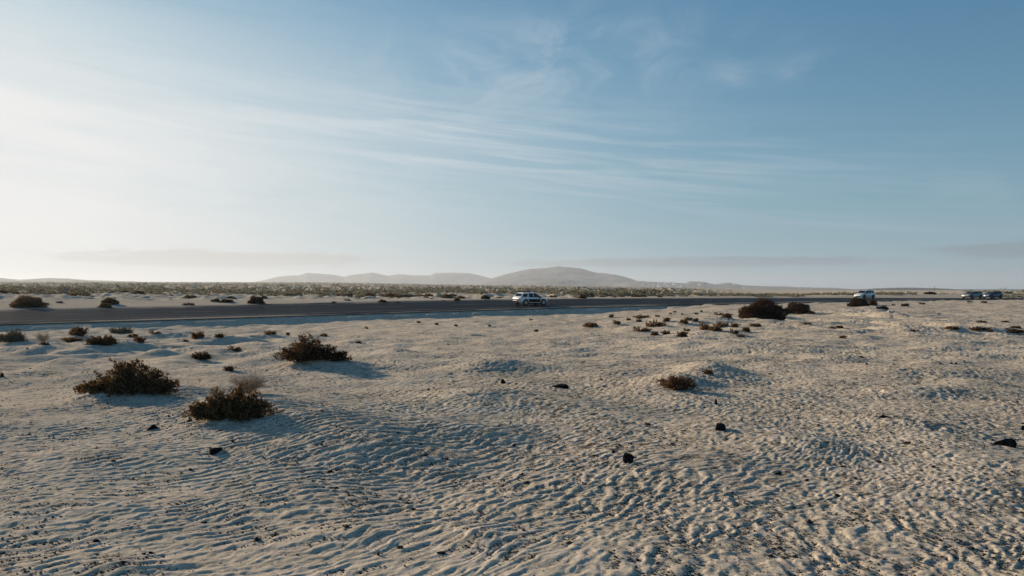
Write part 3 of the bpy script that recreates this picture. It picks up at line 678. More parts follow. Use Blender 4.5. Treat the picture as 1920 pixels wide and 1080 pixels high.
# --- right cluster
plant(1431, 598, 86, 36, 'D0', M_DOME, 'biggest dark dome-shaped bush before the road, right of centre', 'dome_bush', 'bush', rz=.3)
plant(1495, 589, 48, 19, 'D1', M_DOME, 'smaller dark domed bush right of the biggest dome-shaped bush', 'dome_bush', 'bush')
plant(1497, 590, 15, 8, 'S1', M_RUST, 'little rusty plant against the foot of the smaller domed bush', 'cushion_plant', 'plant')
plant(1521, 590, 24, 5, 'S2', M_DARK, 'flat dark plant trailing right of the smaller domed bush', 'cushion_plant', 'plant')
CL = [(1112, 615, 32, 11, 'R', 'rusty plant at the far left end of the plant cluster before the biggest domed bush'),
 (1230, 613, 32, 14, 'R', 'roundest rusty shrublet in the upper left of the plant cluster'),
 (1250, 605, 20, 8, 'D', 'dark low plant touching the back of the roundest rusty shrublet'),
 (1202, 623, 36, 9, 'R', 'long thin reddish plant at the left of the cluster foot'),
 (1230, 629, 20, 9, 'D', 'dark half of the pair at the cluster foot, left one'),
 (1248, 627, 20, 8, 'D', 'dark half of the pair at the cluster foot, right one'),
 (1279, 632, 30, 11, 'D', 'darkest plant lowest in the cluster, alone at its front'),
 (1287, 621, 16, 5, 'D', 'small dark plant just behind the darkest front plant of the cluster'),
 (1285, 609, 20, 10, 'R', 'pale rusty shrublet in the middle of the cluster'),
 (1291, 601, 16, 6, 'D', 'dark plant behind the pale rusty shrublet in mid cluster'),
 (1304, 605, 18, 7, 'O', 'olive plant right of the pale rusty shrublet in mid cluster'),
 (1319, 619, 22, 17, 'R', 'tallest upright brown shrublet in the middle of the cluster'),
 (1345, 622, 30, 12, 'R', 'reddest low plant right of the tallest shrublet'),
 (1352, 613, 34, 9, 'R', 'wide rusty plant just behind the reddest low plant'),
 (1378, 615, 24, 8, 'D', 'flat dark plant right of the wide rusty plant'),
 (1376, 627, 20, 10, 'O', 'olive round plant at the right foot of the cluster'),
 (1402, 623, 22, 12, 'D', 'dark bushy plant at the right end of the cluster'),
 (1388, 632, 14, 5, 'R', 'tiny rusty sprig below the right end of the cluster'),
 (1363, 598, 24, 9, 'R', 'brown plant at the left foot of the biggest domed bush'),
 (1347, 591, 18, 5, 'R', 'thin rusty plant further left behind the brown one by the biggest domed bush'),
 (1421, 613, 28, 8, 'R', 'pale pinkish-brown plant on the sand in front of the biggest domed bush'),
 (1512, 609, 20, 4, 'R', 'faint rusty plant on a sandy rise right of the pale pinkish-brown plant'),
 (1146, 596, 14, 6, 'D', 'dark dot-like plant at the back left of the cluster'),
 (1155, 609, 20, 8, 'O', 'brown-olive plant second from the left end of the cluster'),
 (1180, 601, 12, 5, 'D', 'small dark plant between the back-left dot and the twin flat ones'),
 (1203, 597, 28, 7, 'R', 'flat brown plant at the back of the cluster, widest there'),
 (1198, 604, 14, 5, 'R', 'small rusty plant in front of the widest back plant'),
 (1232, 594, 12, 4, 'D', 'small black plant at the back centre of the cluster')]
for i, (a, b2, c, d2, mm, lb) in enumerate(CL):
    plant(a, b2, c*(1.35 if mm == 'R' else 1.15), d2+1, 'S%d' % (i % 4), {'R': M_RUST, 'D': M_DARK, 'O': M_OLIV}[mm], lb, 'cushion_plant', 'plant')
for i, (a, b2, c) in enumerate([(1266, 586, 10), (1305, 590, 11), (1315, 585, 10), (1257, 589, 8), (1280, 590, 9)]):
    plant(a, b2, c, 4, 'S%d' % (i % 4), M_DARK, 'tiny black plant on the bright sand strip behind the cluster, near the road bank', 'tuft', 'tuft', 'tiny plants near the road bank')
# --- far right
RT = [(1609, 575, 34, 15, 'D1', M_DOME, 'dark reddish bush hiding the wheels of the nearest white car on the right'),
 (1633, 573, 28, 12, 'A1', M_DARK, 'brown bush joined to the right of the one hiding the white car wheels'),
 (1657, 581, 28, 10, 'A0', M_DARK, 'low dark bush sloping down right of the two bushes under the white car'),
 (1675, 573, 12, 4, 'S1', M_DARK, 'tiny dark plant above the low sloping dark bush'),
 (1696, 575, 26, 7, 'S2', M_DARK, 'flat black plant midway between the white car and the parked pair'),
 (1728, 571, 16, 5, 'S3', M_DARK, 'small black plant right of the flat one, near the road'),
 (1560, 616, 14, 6, 'S1', M_RUST, 'rusty left plant of the pair by the tyre tracks'),
 (1577, 616, 24, 7, 'S0', M_DARK, 'dark right plant of the pair by the tyre tracks'),
 (1580, 635, 24, 7, 'S2', M_RUST, 'red-brown plant alone in front of the tyre tracks'),
 (1711, 622, 14, 6, 'S3', M_DARK, 'small dark plant just below the end of the tyre tracks'),
 (1790, 620, 40, 9, 'S0', M_RUST, 'golden rusty mat at the crest right of the tyre tracks'),
 (1837, 623, 42, 8, 'S1', M_DARK, 'dark brown mat right of the golden rusty mat'),
 (1857, 623, 16, 6, 'S2', M_RUST, 'pale small plant between the two dark mats'),
 (1900, 627, 52, 9, 'S3', M_DARK, 'blackest long mat plant at the right edge'),
 (1908, 616, 30, 7, 'S0', M_OLIV, 'olive plant behind the blackest mat at the right edge'),
 (1840, 605, 22, 5, 'S1', M_DARK, 'thin dark plant behind the golden rusty mat'),
 (1884, 605, 22, 4, 'S2', M_DARK, 'thin dark plant behind the blackest mat'),
 (1817, 567, 18, 4, 'S3', M_OLIV, 'small olive plant in front of the parked pair of cars'),
 (1847, 569, 16, 5, 'S0', M_OLIV, 'small olive plant in front of the gap between the parked pair of cars')]
for a, b2, c, d2, k, mt, lb in RT: plant(a, b2, c, d2, k, mt, lb, 'dome_bush' if k[0] == 'D' else 'cushion_plant', 'bush' if k[0] in 'DA' else 'plant')

# --- beyond the road
BY = [(53, 578, 58, 20, 'D0', M_OLIV, 'large dark domed bush beyond the road at far left'),
 (88, 572, 16, 6, 'S0', M_RUST, 'pale brown tuft right of the large domed bush beyond the road'),
 (112, 569, 22, 4, 'S2', M_DARK, 'flat dark plant on the sand strip between the two domed bushes at left'),
 (197, 578, 24, 9, 'D1', M_OLIV, 'olive bush at the road edge, front one of the two-lobed pair'),
 (206, 572, 28, 12, 'D0', M_OLIV, 'taller olive bush right behind the front one of the two-lobed pair'),
 (356, 560, 28, 6, 'D1', M_GREY, 'yellowish low bush at the foot of the scrubland, left'),
 (354, 574, 24, 6, 'S1', M_OLIV, 'flat olive plant by the road below the yellowish low bush'),
 (408, 567, 28, 10, 'G0', M_GREY, 'grey-green bush left of the black domed bush beyond the road'),
 (425, 568, 26, 6, 'D1', M_DOME, 'black flat bush between the grey-green bush and the black domed bush'),
 (433, 560, 18, 5, 'D0', M_GREY, 'small grey bush behind the black flat bush'),
 (480, 571, 31, 13, 'D1', M_DOME, 'black domed bush beyond the road, left of the white car'),
 (495, 560, 14, 5, 'D0', M_GREY, 'small grey bush behind the black domed bush'),
 (626, 570, 18, 5, 'S2', M_DARK, 'flat dark plant on the sand strip midway to the white car'),
 (651, 564, 18, 4, 'S3', M_DARK, 'flat dark plant right of and behind the midway one'),
 (717, 568, 16, 6, 'D0', M_OLIV, 'small round olive bush at the road edge midway to the white car'),
 (745, 569, 16, 4, 'S1', M_DARK, 'flat dark plant right of the small round olive bush'),
 (832, 566, 12, 4, 'S0', M_DARK, 'small dark plant left of the white car across the road'),
 (857, 565, 14, 6, 'D1', M_DARK, 'round dark plant nearer the white car across the road'),
 (910, 561, 16, 7, 'D0', M_DARK, 'dark round bush closest to the back of the white car'),
 (1092, 560, 14, 7, 'D1', M_DARK, 'dark round bush across the road ahead of the white car'),
 (1744, 552, 20, 5, 'D0', M_DOME, 'dark flat bush on the pale dune below the standing person')]
for a, b2, c, d2, k, mt, lb in BY: plant(a, b2, c, d2, k, mt, lb, 'scrub_bush', 'bush')

# individual small scrub bushes beyond the road: low meshes that still read as twigs
def puff(seed, n_=150):
    rg = np.random.default_rng(seed); th = rg.uniform(0, 6.283, n_); cz = rg.uniform(0, 1, n_); s_ = np.sqrt(1-cz*cz); rad = rg.uniform(.6, 1, n_)
    C = np.stack([np.cos(th)*s_*rad, np.sin(th)*s_*rad, cz*.8*rad], 1); D = C*[1, 1, 1.2]+rg.normal(0, .5, (n_, 3))+[0, 0, .3]
    return C, D, rg
def puff_mesh(seed):
    C, D, rg = puff(seed, 170); return leaves_to_mesh('scrub_bush', C*.8, D, .42, .24, rg)
PF = []
for i in range(6):
    me = puff_mesh(700+i); me.materials.append([M_OLIV, M_GREY, M_GREY, M_DARK, M_GREY, M_SCRUB][i]); PF.append(me)
rs2 = random.Random(9); cand = []
for k in range(30000):
    px = rs2.uniform(-120, 2040); t = rs2.random(); Y = 105*(1500/105)**t
    cand.append(((px-CX)/F*Y, Y, px))
cx_ = np.array([c[0] for c in cand]); cy_ = np.array([c[1] for c in cand]); cpx = np.array([c[2] for c in cand])
dd, _, _ = road_query(cx_, cy_); zz = H(cx_, cy_, fine=False)
dens = samp(fbm, cx_/160+.2, cy_/160+.5)
start = np.interp(cpx, [-100, 300, 960, 1250, 1450, 1600, 2000], [48, 42, 22, 9, 6, 5, 5])   # metres of bare verge beyond the road
keep = (dd > HW+start+10*dens) & (rng.random(len(cx_)) < np.where(cpx > 1180, .45, .30)*np.clip(1-.95*dens, .05, 2.0)*np.interp(cy_, [150, 350, 700, 1200], [.9, .55, .2, .08])) 
# on the right the scrub is only a narrow belt; pale dunes behind it
keep &= ~((cpx > 1150) & (dd > HW+np.interp(cpx, [1150, 1300, 1500, 1900], [200, 75, 40, 45])))
verge = (dd > HW+2.5) & (dd <= HW+start) & (rng.random(len(cx_)) < .05)
keep |= verge
ids = np.nonzero(keep)[0]; ids = ids[np.argsort(cy_[ids])]
NI = 240; cnt = 0
SV, SD, SL = [], [], []
rg = np.random.default_rng(77)
for q, i in enumerate(ids):
    X, Y, Z = cx_[i], cy_[i], zz[i]; sz = rs2.uniform(.35, .85)*(1+.6*min(1, max(0, (Y-250)/700)))*(.6 if cpx[i] > 1250 else 1.0)
    if verge[i]: sz *= .45
    if q < NI:
        o = bpy.data.objects.new('scrub_bush', PF[q % 6]); COL.objects.link(o); o.location = (X, Y, Z-.03); o.scale = (sz*rs2.uniform(.9, 1.5), sz*1.1, sz*rs2.uniform(.6, 1.0)); o.rotation_euler = (0, 0, rs2.uniform(-3, 3))
        tag(o, 'small round scrub bush among many on the sandy plain beyond the road', 'bush', 'scrub bushes beyond the road')
    else:
        n_ = 26 if Y < 500 else 12
        C, D, _r = puff(int(i), n_); m_ = sz*1.05
        SV.append(C*[m_*1.3, m_, m_*.85]+[X, Y, Z]); SD.append(D); SL.append(np.full(n_, m_*(.75 if Y < 500 else 1.05)))
C = np.concatenate(SV); D = np.concatenate(SD); L = np.concatenate(SL)
me = leaves_to_mesh('scrubland', C, D, L, L*.7, rg); print('scrub', len(ids), len(C))
tag(link('scrubland', me, M_SCRUB), 'grey-green scrub covering the plain beyond the road as far as the hills', 'scrubland', kind='stuff')

# ------------------------------------------------------------------ stones
ROCK = simple('dark_lava', (.010, .010, .012), .95, spec=.1, var=.5, scale=14)
ROCKP = simple('pale_stone', (.45, .42, .38), .85, var=.2, scale=14)
def rock_mesh(seed, spike=0):
    bm = bmesh.new(); bmesh.ops.create_icosphere(bm, subdivisions=3, radius=1); rg = random.Random(seed)
    pl = [(Vector((rg.gauss(0, 1), rg.gauss(0, 1), rg.gauss(0, 1))).normalized(), rg.uniform(.28, .72)) for _ in range(8)]
    for v in bm.verts:
        p = v.co.copy()
        for nv, dd_ in pl:
            k = p.dot(nv)
            if k > dd_: p -= nv*(k-dd_)*.92
        nn = float(samp(fbm, np.array([p.x*.2+seed*.17]), np.array([p.y*.2+p.z*.13]))[0])
        v.co = p*(1.25+.09*nn)
    for f in bm.faces: f.smooth = False
    me = bpy.data.meshes.new('stone'); bm.to_mesh(me); bm.free(); me.materials.append(ROCK); return me
RM = [rock_mesh(s) for s in range(6)]
RK = [(285, 807, 19, 11, 'dark pointed stone between the two nearest shrubs and the left edge'),
 (404, 851, 30, 10, 'flat dark stone below the nearest flat-topped shrub'),
 (1177, 870, 22, 19, 'round black stone casting a long shadow in the centre right foreground'),
 (1351, 808, 21, 16, 'upright black stone on the sand below the lone rusty shrub'),
 (1886, 838, 33, 18, 'largest black stone, close to the right edge'),
 (1215, 797, 14, 6, 'small dark stone left of the upright black stone'),
 (945, 719, 11, 9, 'small round black stone on the hump crest at centre'),
 (1050, 729, 28, 9, 'long dark stone slab right of the round one on the hump'),
 (1343, 758, 8, 11, 'tiny pointed dark stone between the lone rusty shrub and the upright black stone'),
 (603, 773, 8, 6, 'tiny dark stone right of the nearest flat-topped shrub'),
 (803, 732, 6, 5, 'tiny dark stone alone in bright sand left of the centre hump'),
 (1702, 831, 26, 6, 'flat dark stone left of the largest black stone'),
 (1658, 784, 22, 5, 'thin dark stone further back, left above the flat one'),
 (1150, 850, 10, 6, 'small black stone just left of the round black stone with the long shadow'),
 (1648, 868, 12, 4, 'little flat dark stone below the flat one near the largest black stone'),
 (1459, 890, 14, 5, 'little dark stone in the right foreground ripples'),
 (1572, 931, 14, 5, 'small dark pebble lowest on the right foreground sand'),
 (1763, 683, 7, 4, 'left one of two tiny black stones far right in mid sand'),
 (1783, 683, 6, 4, 'right one of two tiny black stones far right in mid sand'),
 (1615, 671, 8, 4, 'tiny black stone left of the two in mid sand'),
 (1917, 808, 12, 9, 'black stone cut by the right edge of the picture')]
for i, (a, b2, w, h, lb) in enumerate(RK):
    X, Y, Z = hit(a, b2); Y += w/F*Y*.3; X = (a-CX)/F*Y; Z = ground(X, Y); o = bpy.data.objects.new('stone', RM[i % 6]); COL.objects.link(o)
    s = w/F*Y/2*1.0; sh = h/F*Y/1.5; o.scale = (s, s*.85, sh); o.location = (X, Y, Z+sh*.22); o.rotation_euler = (0, 0, i*1.3); tag(o, lb, 'stone')
for i, (a, b2, w, lb) in enumerate([(1667, 588, 7, 'small white stone below the low sloping dark bush'), (1760, 590, 7, 'small white stone on the bank right of the tyre tracks')]):
    X, Y, Z = hit(a, b2); me = RM[i].copy(); me.materials[0] = ROCKP; o = bpy.data.objects.new('stone', me); COL.objects.link(o); s = w/F*Y/2; o.scale = (s, s, s*.7); o.location = (X, Y, Z+s*.3); tag(o, lb, 'stone')
srnd = random.Random(44)
for k in range(46):
    px = srnd.uniform(20, 1900); py = 640+430*srnd.random()**1.3; X, Y, Z = hit(px, py); o = bpy.data.objects.new('stone', RM[k % 6]); COL.objects.link(o)
    s = srnd.uniform(.008, .018)*(1+Y*.05); o.scale = (s*srnd.uniform(.9, 1.5), s, s*srnd.uniform(.5, .9)); o.location = (X, Y, ground(X, Y)+s*.1); o.rotation_euler = (0, 0, srnd.uniform(0, 6)); tag(o, 'tiny dark lava pebble half sunk in the open rippled sand', 'stone', 'tiny pebbles strewn over the sand')
# loose lava grit: thousands of chips lying in the troughs
def grit():
    rg = np.random.default_rng(31); n_ = 190000; Y = 3.9*(26/3.9)**rg.random(n_); px = rg.uniform(-150, 2070, n_); X = (px-CX)/F*Y
    z, d, rip = H(X, Y, True, True); p1 = samp(fbm, X/3.1+.2, Y/3.1+.7); p2 = samp(fbm, X/14+.5, Y/14+.1)
    w = (rip > .45) & (p1+.5*p2 > .15) & (rg.random(n_) < .8) | (rg.random(n_) < .02); w = np.nonzero(w)[0][:34000]; X, Y, z = X[w], Y[w], z[w]; n_ = len(X)
    s = .003+.0075*rg.random(n_)**3+.00055*Y*rg.random(n_); s = np.where(rg.random(n_) < .02, s*2.3, s)
    base = np.array([[1, 0, 0], [0, 1, 0], [-1, 0, 0], [0, -1, 0], [0, 0, .9], [0, 0, -.9]]); T = np.array([[0, 1, 4], [1, 2, 4], [2, 3, 4], [3, 0, 4], [1, 0, 5], [2, 1, 5], [3, 2, 5], [0, 3, 5]])
    V = base[None]*s[:, None, None]*rg.uniform(.55, 1.35, (n_, 6, 1))*np.array([1, 1, .6]); an = rg.uniform(0, 6.28, n_); c, s_ = np.cos(an)[:, None], np.sin(an)[:, None]
    Vx = V[:, :, 0]*c-V[:, :, 1]*s_+X[:, None]; Vy = V[:, :, 0]*s_+V[:, :, 1]*c+Y[:, None]; Vz = V[:, :, 2]+z[:, None]+(s*.3)[:, None]
    V = np.stack([Vx, Vy, Vz], 2).reshape(-1, 3); Q = (np.arange(n_)[:, None, None]*6+T[None]).reshape(-1, 3)
    tag(link('gravel', fast_mesh('gravel', V, Q, False), simple('lava_grit', (.06, .052, .045), .95, spec=.1, var=.75, scale=9)), 'dark volcanic grit scattered in the sand ripples', 'gravel', kind='stuff'); print('grit', n_)
grit()

# ------------------------------------------------------------------ cars
def paint(name, col): 
    m, n, b, out = new_mat(name); co = n.node('ShaderNodeTexCoord').outputs['Object']
    n.put(b.inputs['Base Color'], n.mix(n.m('MULTIPLY', n.ramp(n.noise(co, 2.5, 5), .45, .8), .35), col, tuple(v*.8+.03 for v in col)))
    b.inputs['Roughness'].default_value = .32; b.inputs['Specular IOR Level'].default_value = .5; b.inputs['Coat Weight'].default_value = .25; b.inputs['Coat Roughness'].default_value = .12
    return m
P_WHITE = paint('paint_white', (.76, .77, .78)); P_SILVER = paint('paint_silver', (.26, .285, .30)); P_BLUE = paint('paint_blue_grey', (.10, .14, .19))
M_BLACK = simple('black_plastic', (.008, .008, .009), .8, spec=.05); M_TYRE = simple('tyre', (.02, .02, .02), .85); M_RIM = simple('rim', (.42, .43, .45), .35, metal=.8)
M_RIMD = simple('rim_dark', (.06, .06, .065), .4, metal=.6)
M_GLASS, n, b, out = new_mat('window_glass'); b.inputs['Base Color'].default_value = (.006, .008, .010, 1); b.inputs['Roughness'].default_value = .10; b.inputs['Specular IOR Level'].default_value = .3
M_TAIL = simple('tail_lamp', (.35, .02, .015), .25); M_HEAD = simple('head_lamp', (.75, .77, .8), .15); M_PLATE = simple('plate', (.7, .7, .66), .5)
def car(name, label, loc, heading, tilt, L, W, Ht, pnt, roofp, panels=True, rails=True, rimm=None, hood=.90, belt=.94):
    root = empty(name, loc, R_(90-heading)); root.rotation_euler = (tilt, 0, R_(90-heading)); tag(root, label, 'car')
    h = L/2; wb = L*.625/2; fx, rx = wb+.03, -wb+.06; wr = .335
    # lower body: stations back to front
    st = [(-h, .80, .42, belt*.86), (-h+.06, .93, .30, belt*.95), (-h+.28, .99, .24, belt*1.0), (-h+.9, 1.0, .22, belt), (0, 1.0, .20, belt*.985), (h-1.25, 1.0, .21, belt*.975), (h-.95, .99, .22, hood*1.0), (h-.45, .96, .23, hood*.93), (h-.14, .88, .26, hood*.82), (h, .72, .34, hood*.66)]
    V = []; Q = []; hw = W/2
    for x, wf, zb, zt in st:
        w = hw*wf; ring = [(w*.86, zb), (w*.97, zb+.10), (w, zb+(zt-zb)*.45), (w*.985, zt-.10), (w*.93, zt-.02), (w*.60, zt+.015), (0, zt+.03)]
        pts = ring+[(-a, c) for a, c in ring[-2::-1]]
        V += [(x, a, c) for a, c in pts]
    k = 13
    for i in range(len(st)-1):
        for j in range(k-1): a = i*k+j; Q.append((a, a+1, a+k+1, a+k))
        Q.append((i*k+k-1, i*k, (i+1)*k, (i+1)*k+k-1))
    Q.append(tuple(range(k))[::-1]); Q.append(tuple((len(st)-1)*k+j for j in range(k)))
    me = pyd('body', V, Q, True); bmx = bmesh.new(); bmx.from_mesh(me); bmesh.ops.recalc_face_normals(bmx, faces=bmx.faces); bmx.to_mesh(me); bmx.free()
    link('body', me, pnt, root)
    # cabin
    zb = belt-.03; xr0, xf0, xr1, xf1 = -h+.10, h-.82, -h+.55, h-1.72; wb0, wt = hw*.93, hw*.74; zt = Ht-.03
    xm = (xr1+xf1)/2
    def P(side, x, t): w = wb0+(wt-wb0)*t; return (x, side*w, zb+(zt-zb)*t)
    V = [(xr0, -wb0*.93, zb), (xf0, -wb0*.9, zb), (xf0, wb0*.9, zb), (xr0, wb0*.93, zb), (xr1, -wt, zt-.03), (xm, -wt, zt+.02), (xf1, -wt, zt-.01), (xf1, wt, zt-.01), (xm, wt, zt+.02), (xr1, wt, zt-.03), (-.15, -wb0, zb), (-.15, wb0, zb), (xf1-.05, 0, zt+.04), (xr1+.05, 0, zt+.02)]
    Q = [(0, 10, 5, 4), (10, 1, 6, 5), (3, 9, 8, 11), (11, 8, 7, 2), (1, 2, 7, 12, 6), (0, 4, 13, 9, 3), (4, 5, 8, 9, 13), (5, 6, 12, 7, 8)]
    link('cabin', pyd('cabin', V, Q), pnt, root)
    if roofp: 
        rv = [(xr1+.08, -wt*.96, zt+.012), (xf1-.05, -wt*.96, zt+.045), (xf1-.05, wt*.96, zt+.045), (xr1+.08, wt*.96, zt+.012), (xr1+.08, -wt*.9, zt+.05), (xf1-.05, -wt*.9, zt+.07), (xf1-.05, wt*.9, zt+.07), (xr1+.08, wt*.9, zt+.05)]
        link('roof', pyd('roof', rv, [(0, 3, 2, 1), (4, 5, 6, 7), (0, 1, 5, 4), (1, 2, 6, 5), (2, 3, 7, 6), (3, 0, 4, 7)]), roofp, root)
    def pane(nm, pts, mat, off, th=.012):
        a, b_, c = [Vector(p) for p in pts[:3]]; nn = (b_-a).cross(c-a).normalized()
        cen = sum((Vector(p) for p in pts), Vector())/len(pts)
        if nn.dot(cen-Vector((0, 0, .7))) < 0: nn = -nn
        n_ = len(pts); vv = [tuple(Vector(p)+nn*off) for p in pts]+[tuple(Vector(p)-nn*th) for p in pts]
        fs = [tuple(range(n_)), tuple(range(2*n_-1, n_-1, -1))]+[(i, (i+1) % n_, n_+(i+1) % n_, n_+i) for i in range(n_)]
        me = pyd(nm, vv, fs); bq = bmesh.new(); bq.from_mesh(me); bmesh.ops.recalc_face_normals(bq, faces=bq.faces); bq.to_mesh(me); bq.free()
        return link(nm, me, mat, root)
    for sd in (-1, 1):
        def S(x, t): return P(sd, x, t)
        slope_f = lambda t: xf0+(xf1-xf0)*t; slope_r = lambda t: xr0+(xr1-xr0)*t
        xb = -.12+wb*.02
        pane('side_window', [S(xb+.06, .12), S(slope_f(.12)-.22, .12), S(slope_f(.88)-.16, .88), S(xb+.06, .90)], M_GLASS, .035)
        pane('side_window', [S(-wb+.55, .12), S(xb-.04, .12), S(xb-.04, .90), S(-wb+.62, .90)], M_GLASS, .035)
        pane('side_window', [S(slope_r(.2)+.22, .22), S(-wb+.30, .20), S(-wb+.40, .86), S(slope_r(.8)+.16, .80)], M_GLASS, .035)
        if panels:
            pane('side_panel', [(-wb+.62, sd*hw*1.004, .40), (wb-.50, sd*hw*1.004, .40), (wb-.34, sd*hw*1.004, .76), (-wb+.40, sd*hw*1.004, .76)], M_BLACK, .03)
        pane('sill_trim', [(-wb+.36, sd*hw*.99, .19), (wb-.36, sd*hw*.99, .19), (wb-.36, sd*hw*1.0, .30), (-wb+.36, sd*hw*1.0, .30)], M_BLACK, .02)
        mv = pane('mirror', [(xf0-.55, sd*(hw+.02), belt-.02), (xf0-.38, sd*(hw+.02), belt-.02), (xf0-.42, sd*(hw+.02), belt+.13), (xf0-.56, sd*(hw+.02), belt+.13)], M_BLACK, .16, .08)
        if rails:
            bmr = bmesh.new(); bmesh.ops.create_cube(bmr, size=1, matrix=Matrix.Translation((xm, sd*wt*.93, zt+.12)) @ Matrix.Diagonal((xf1-xr1-.1, .07, .055, 1)))
            for xx in (xr1+.2, xm, xf1-.2): bmesh.ops.create_cube(bmr, size=1, matrix=Matrix.Translation((xx, sd*wt*.93, zt+.07)) @ Matrix.Diagonal((.06, .04, .09, 1)))
            me = bpy.data.meshes.new('roof_rail'); bmr.to_mesh(me); bmr.free(); link('roof_rail', me, M_BLACK, root)
        pane('tail_lamp', [(-h+.04, sd*hw*.88, belt*.70), (-h+.03, sd*hw*.55, belt*.70), (-h+.05, sd*hw*.55, belt*.84), (-h+.06, sd*hw*.88, belt*.84)], M_TAIL, .05)
        pane('headlight', [(h-.10, sd*hw*.80, hood*.60), (h-.02, sd*hw*.48, hood*.58), (h-.08, sd*hw*.50, hood*.74), (h-.18, sd*hw*.82, hood*.76)], M_HEAD, .05)
        for wx in (fx, rx):
            bma = bmesh.new(); bmesh.ops.create_cone(bma, cap_ends=True, segments=24, radius1=wr+.07, radius2=wr+.07, depth=.05, matrix=Matrix.Translation((wx, sd*hw*.985, wr+.03)) @ Matrix.Rotation(R_(90), 4, 'X'))
            me = bpy.data.meshes.new('wheel_arch_shade'); bma.to_mesh(me); bma.free(); link('wheel_arch_shade', me, M_BLACK, root)  # dark disc in place of the shaded hollow round the wheel
            bma = bmesh.new(); bmesh.ops.create_cone(bma, cap_ends=True, segments=28, radius1=wr, radius2=wr, depth=.20); bmesh.ops.bevel(bma, geom=[e for e in bma.edges if abs(e.verts[0].co.z-e.verts[1].co.z) < .01], offset=.025, segments=2, affect='EDGES')
            me = bpy.data.meshes.new('wheel'); bma.to_mesh(me); bma.free()
            wo = link('wheel', me, M_TYRE, root); wo.location = (wx, sd*(hw-.07), wr); wo.rotation_euler = (R_(90)*(-sd), 0, 0)
            bma = bmesh.new(); bmesh.ops.create_cone(bma, cap_ends=True, segments=20, radius1=wr*.64, radius2=wr*.60, depth=.03, matrix=Matrix.Translation((0, 0, .108)))
            for q in range(5):
                bmesh.ops.create_cube(bma, size=1, matrix=Matrix.Rotation(q*1.2566, 4, 'Z') @ Matrix.Translation((wr*.33, 0, .125)) @ Matrix.Diagonal((wr*.5, .05, .02, 1)))
            me = bpy.data.meshes.new('rim'); bma.to_mesh(me); bma.free(); link('rim', me, rimm or M_RIM, wo)
    pane('windscreen', [(xf0-.06, -wb0*.80, zb+.06), (xf0-.06, wb0*.80, zb+.06), (xf1+.08, wt*.88, zt-.07), (xf1+.08, -wt*.88, zt-.07)], M_GLASS, .03)
    pane('rear_window', [(xr0+.14, -wb0*.78, zb+.12), (xr0+.14, wb0*.78, zb+.12), (xr1-.08, wt*.84, zt-.10), (xr1-.08, -wt*.84, zt-.10)], M_GLASS, .03)
    pane('rear_bumper', [(-h-.01, -hw*.80, .30), (-h-.01, hw*.80, .30), (-h-.01, hw*.74, .50), (-h-.01, -hw*.74, .50)], M_BLACK, .03)
    if panels: pane('tailgate_trim', [(-h+.0, -hw*.86, .60), (-h, hw*.86, .60), (-h+.02, hw*.86, .72), (-h+.02, -hw*.86, .72)], M_BLACK, .03)
    pane('number_plate', [(-h-.01, -.26, .52), (-h-.01, .26, .52), (-h-.01, .26, .63), (-h-.01, -.26, .63)], M_PLATE, .06)
    pane('grille', [(h+.0, -hw*.55, .30), (h, hw*.55, .30), (h-.03, hw*.50, .48), (h-.03, -hw*.50, .48)], M_BLACK, .03)
    return root
def road_place(px, off):
    cxx = RCp[:, 0]+nrm[:, 0]*off; cyy = RCp[:, 1]+nrm[:, 1]*off; pp = np.where(cyy > 30, cxx/np.maximum(cyy, 1)*F+CX, 1e9*np.sign(cxx))
    i = int(np.nonzero((pp[:-1] <= px) & (pp[1:] > px))[0][0]); t = (px-pp[i])/(pp[i+1]-pp[i])
    x = cxx[i]*(1-t)+cxx[i+1]*t; y = cyy[i]*(1-t)+cyy[i+1]*t; zn = RCp[i, 2]*(1-t)+RCp[i+1, 2]*t; zf = RCp[i, 3]*(1-t)+RCp[i+1, 3]*t
    z = zn+(zf-zn)*(off+HW)/(2*HW); az = math.degrees(math.atan2(tan[i, 0], tan[i, 1])); cross = math.atan2(zf-zn, 2*HW)
    return (x, y, z+.005), az, cross
p, az_, cr = road_place(994, -2.3)
car('white_hatchback', 'white car with black side panels and roof rails, driving away to the right', p, az_, cr, 4.15, 1.76, 1.50, P_WHITE, None); print('car1', p, az_)
p, az_, cr = road_place(1621, 1.6)
car('white_suv', 'plain white car coming towards the camera above the dark bush on the right', p, az_+180, -cr, 4.3, 1.80, 1.55, P_WHITE, None, panels=False, rails=False, rimm=M_RIMD, belt=1.0); print('car2', p, az_)
p, az_, cr = road_place(1823, 1.8)
car('silver_estate', 'silver car with dark roof, left one of the pair far right', p, az_+180, -cr, 4.4, 1.78, 1.43, P_SILVER, M_BLACK, panels=False, rails=False, rimm=M_RIMD); print('car3', p, az_)
p, az_, cr = road_place(1861, 1.8)
car('blue_hatchback', 'blue-grey car with dark roof, right one of the pair far right', p, az_+180, -cr, 4.1, 1.76, 1.41, P_BLUE, M_BLACK, panels=False, rails=False, rimm=M_RIMD)

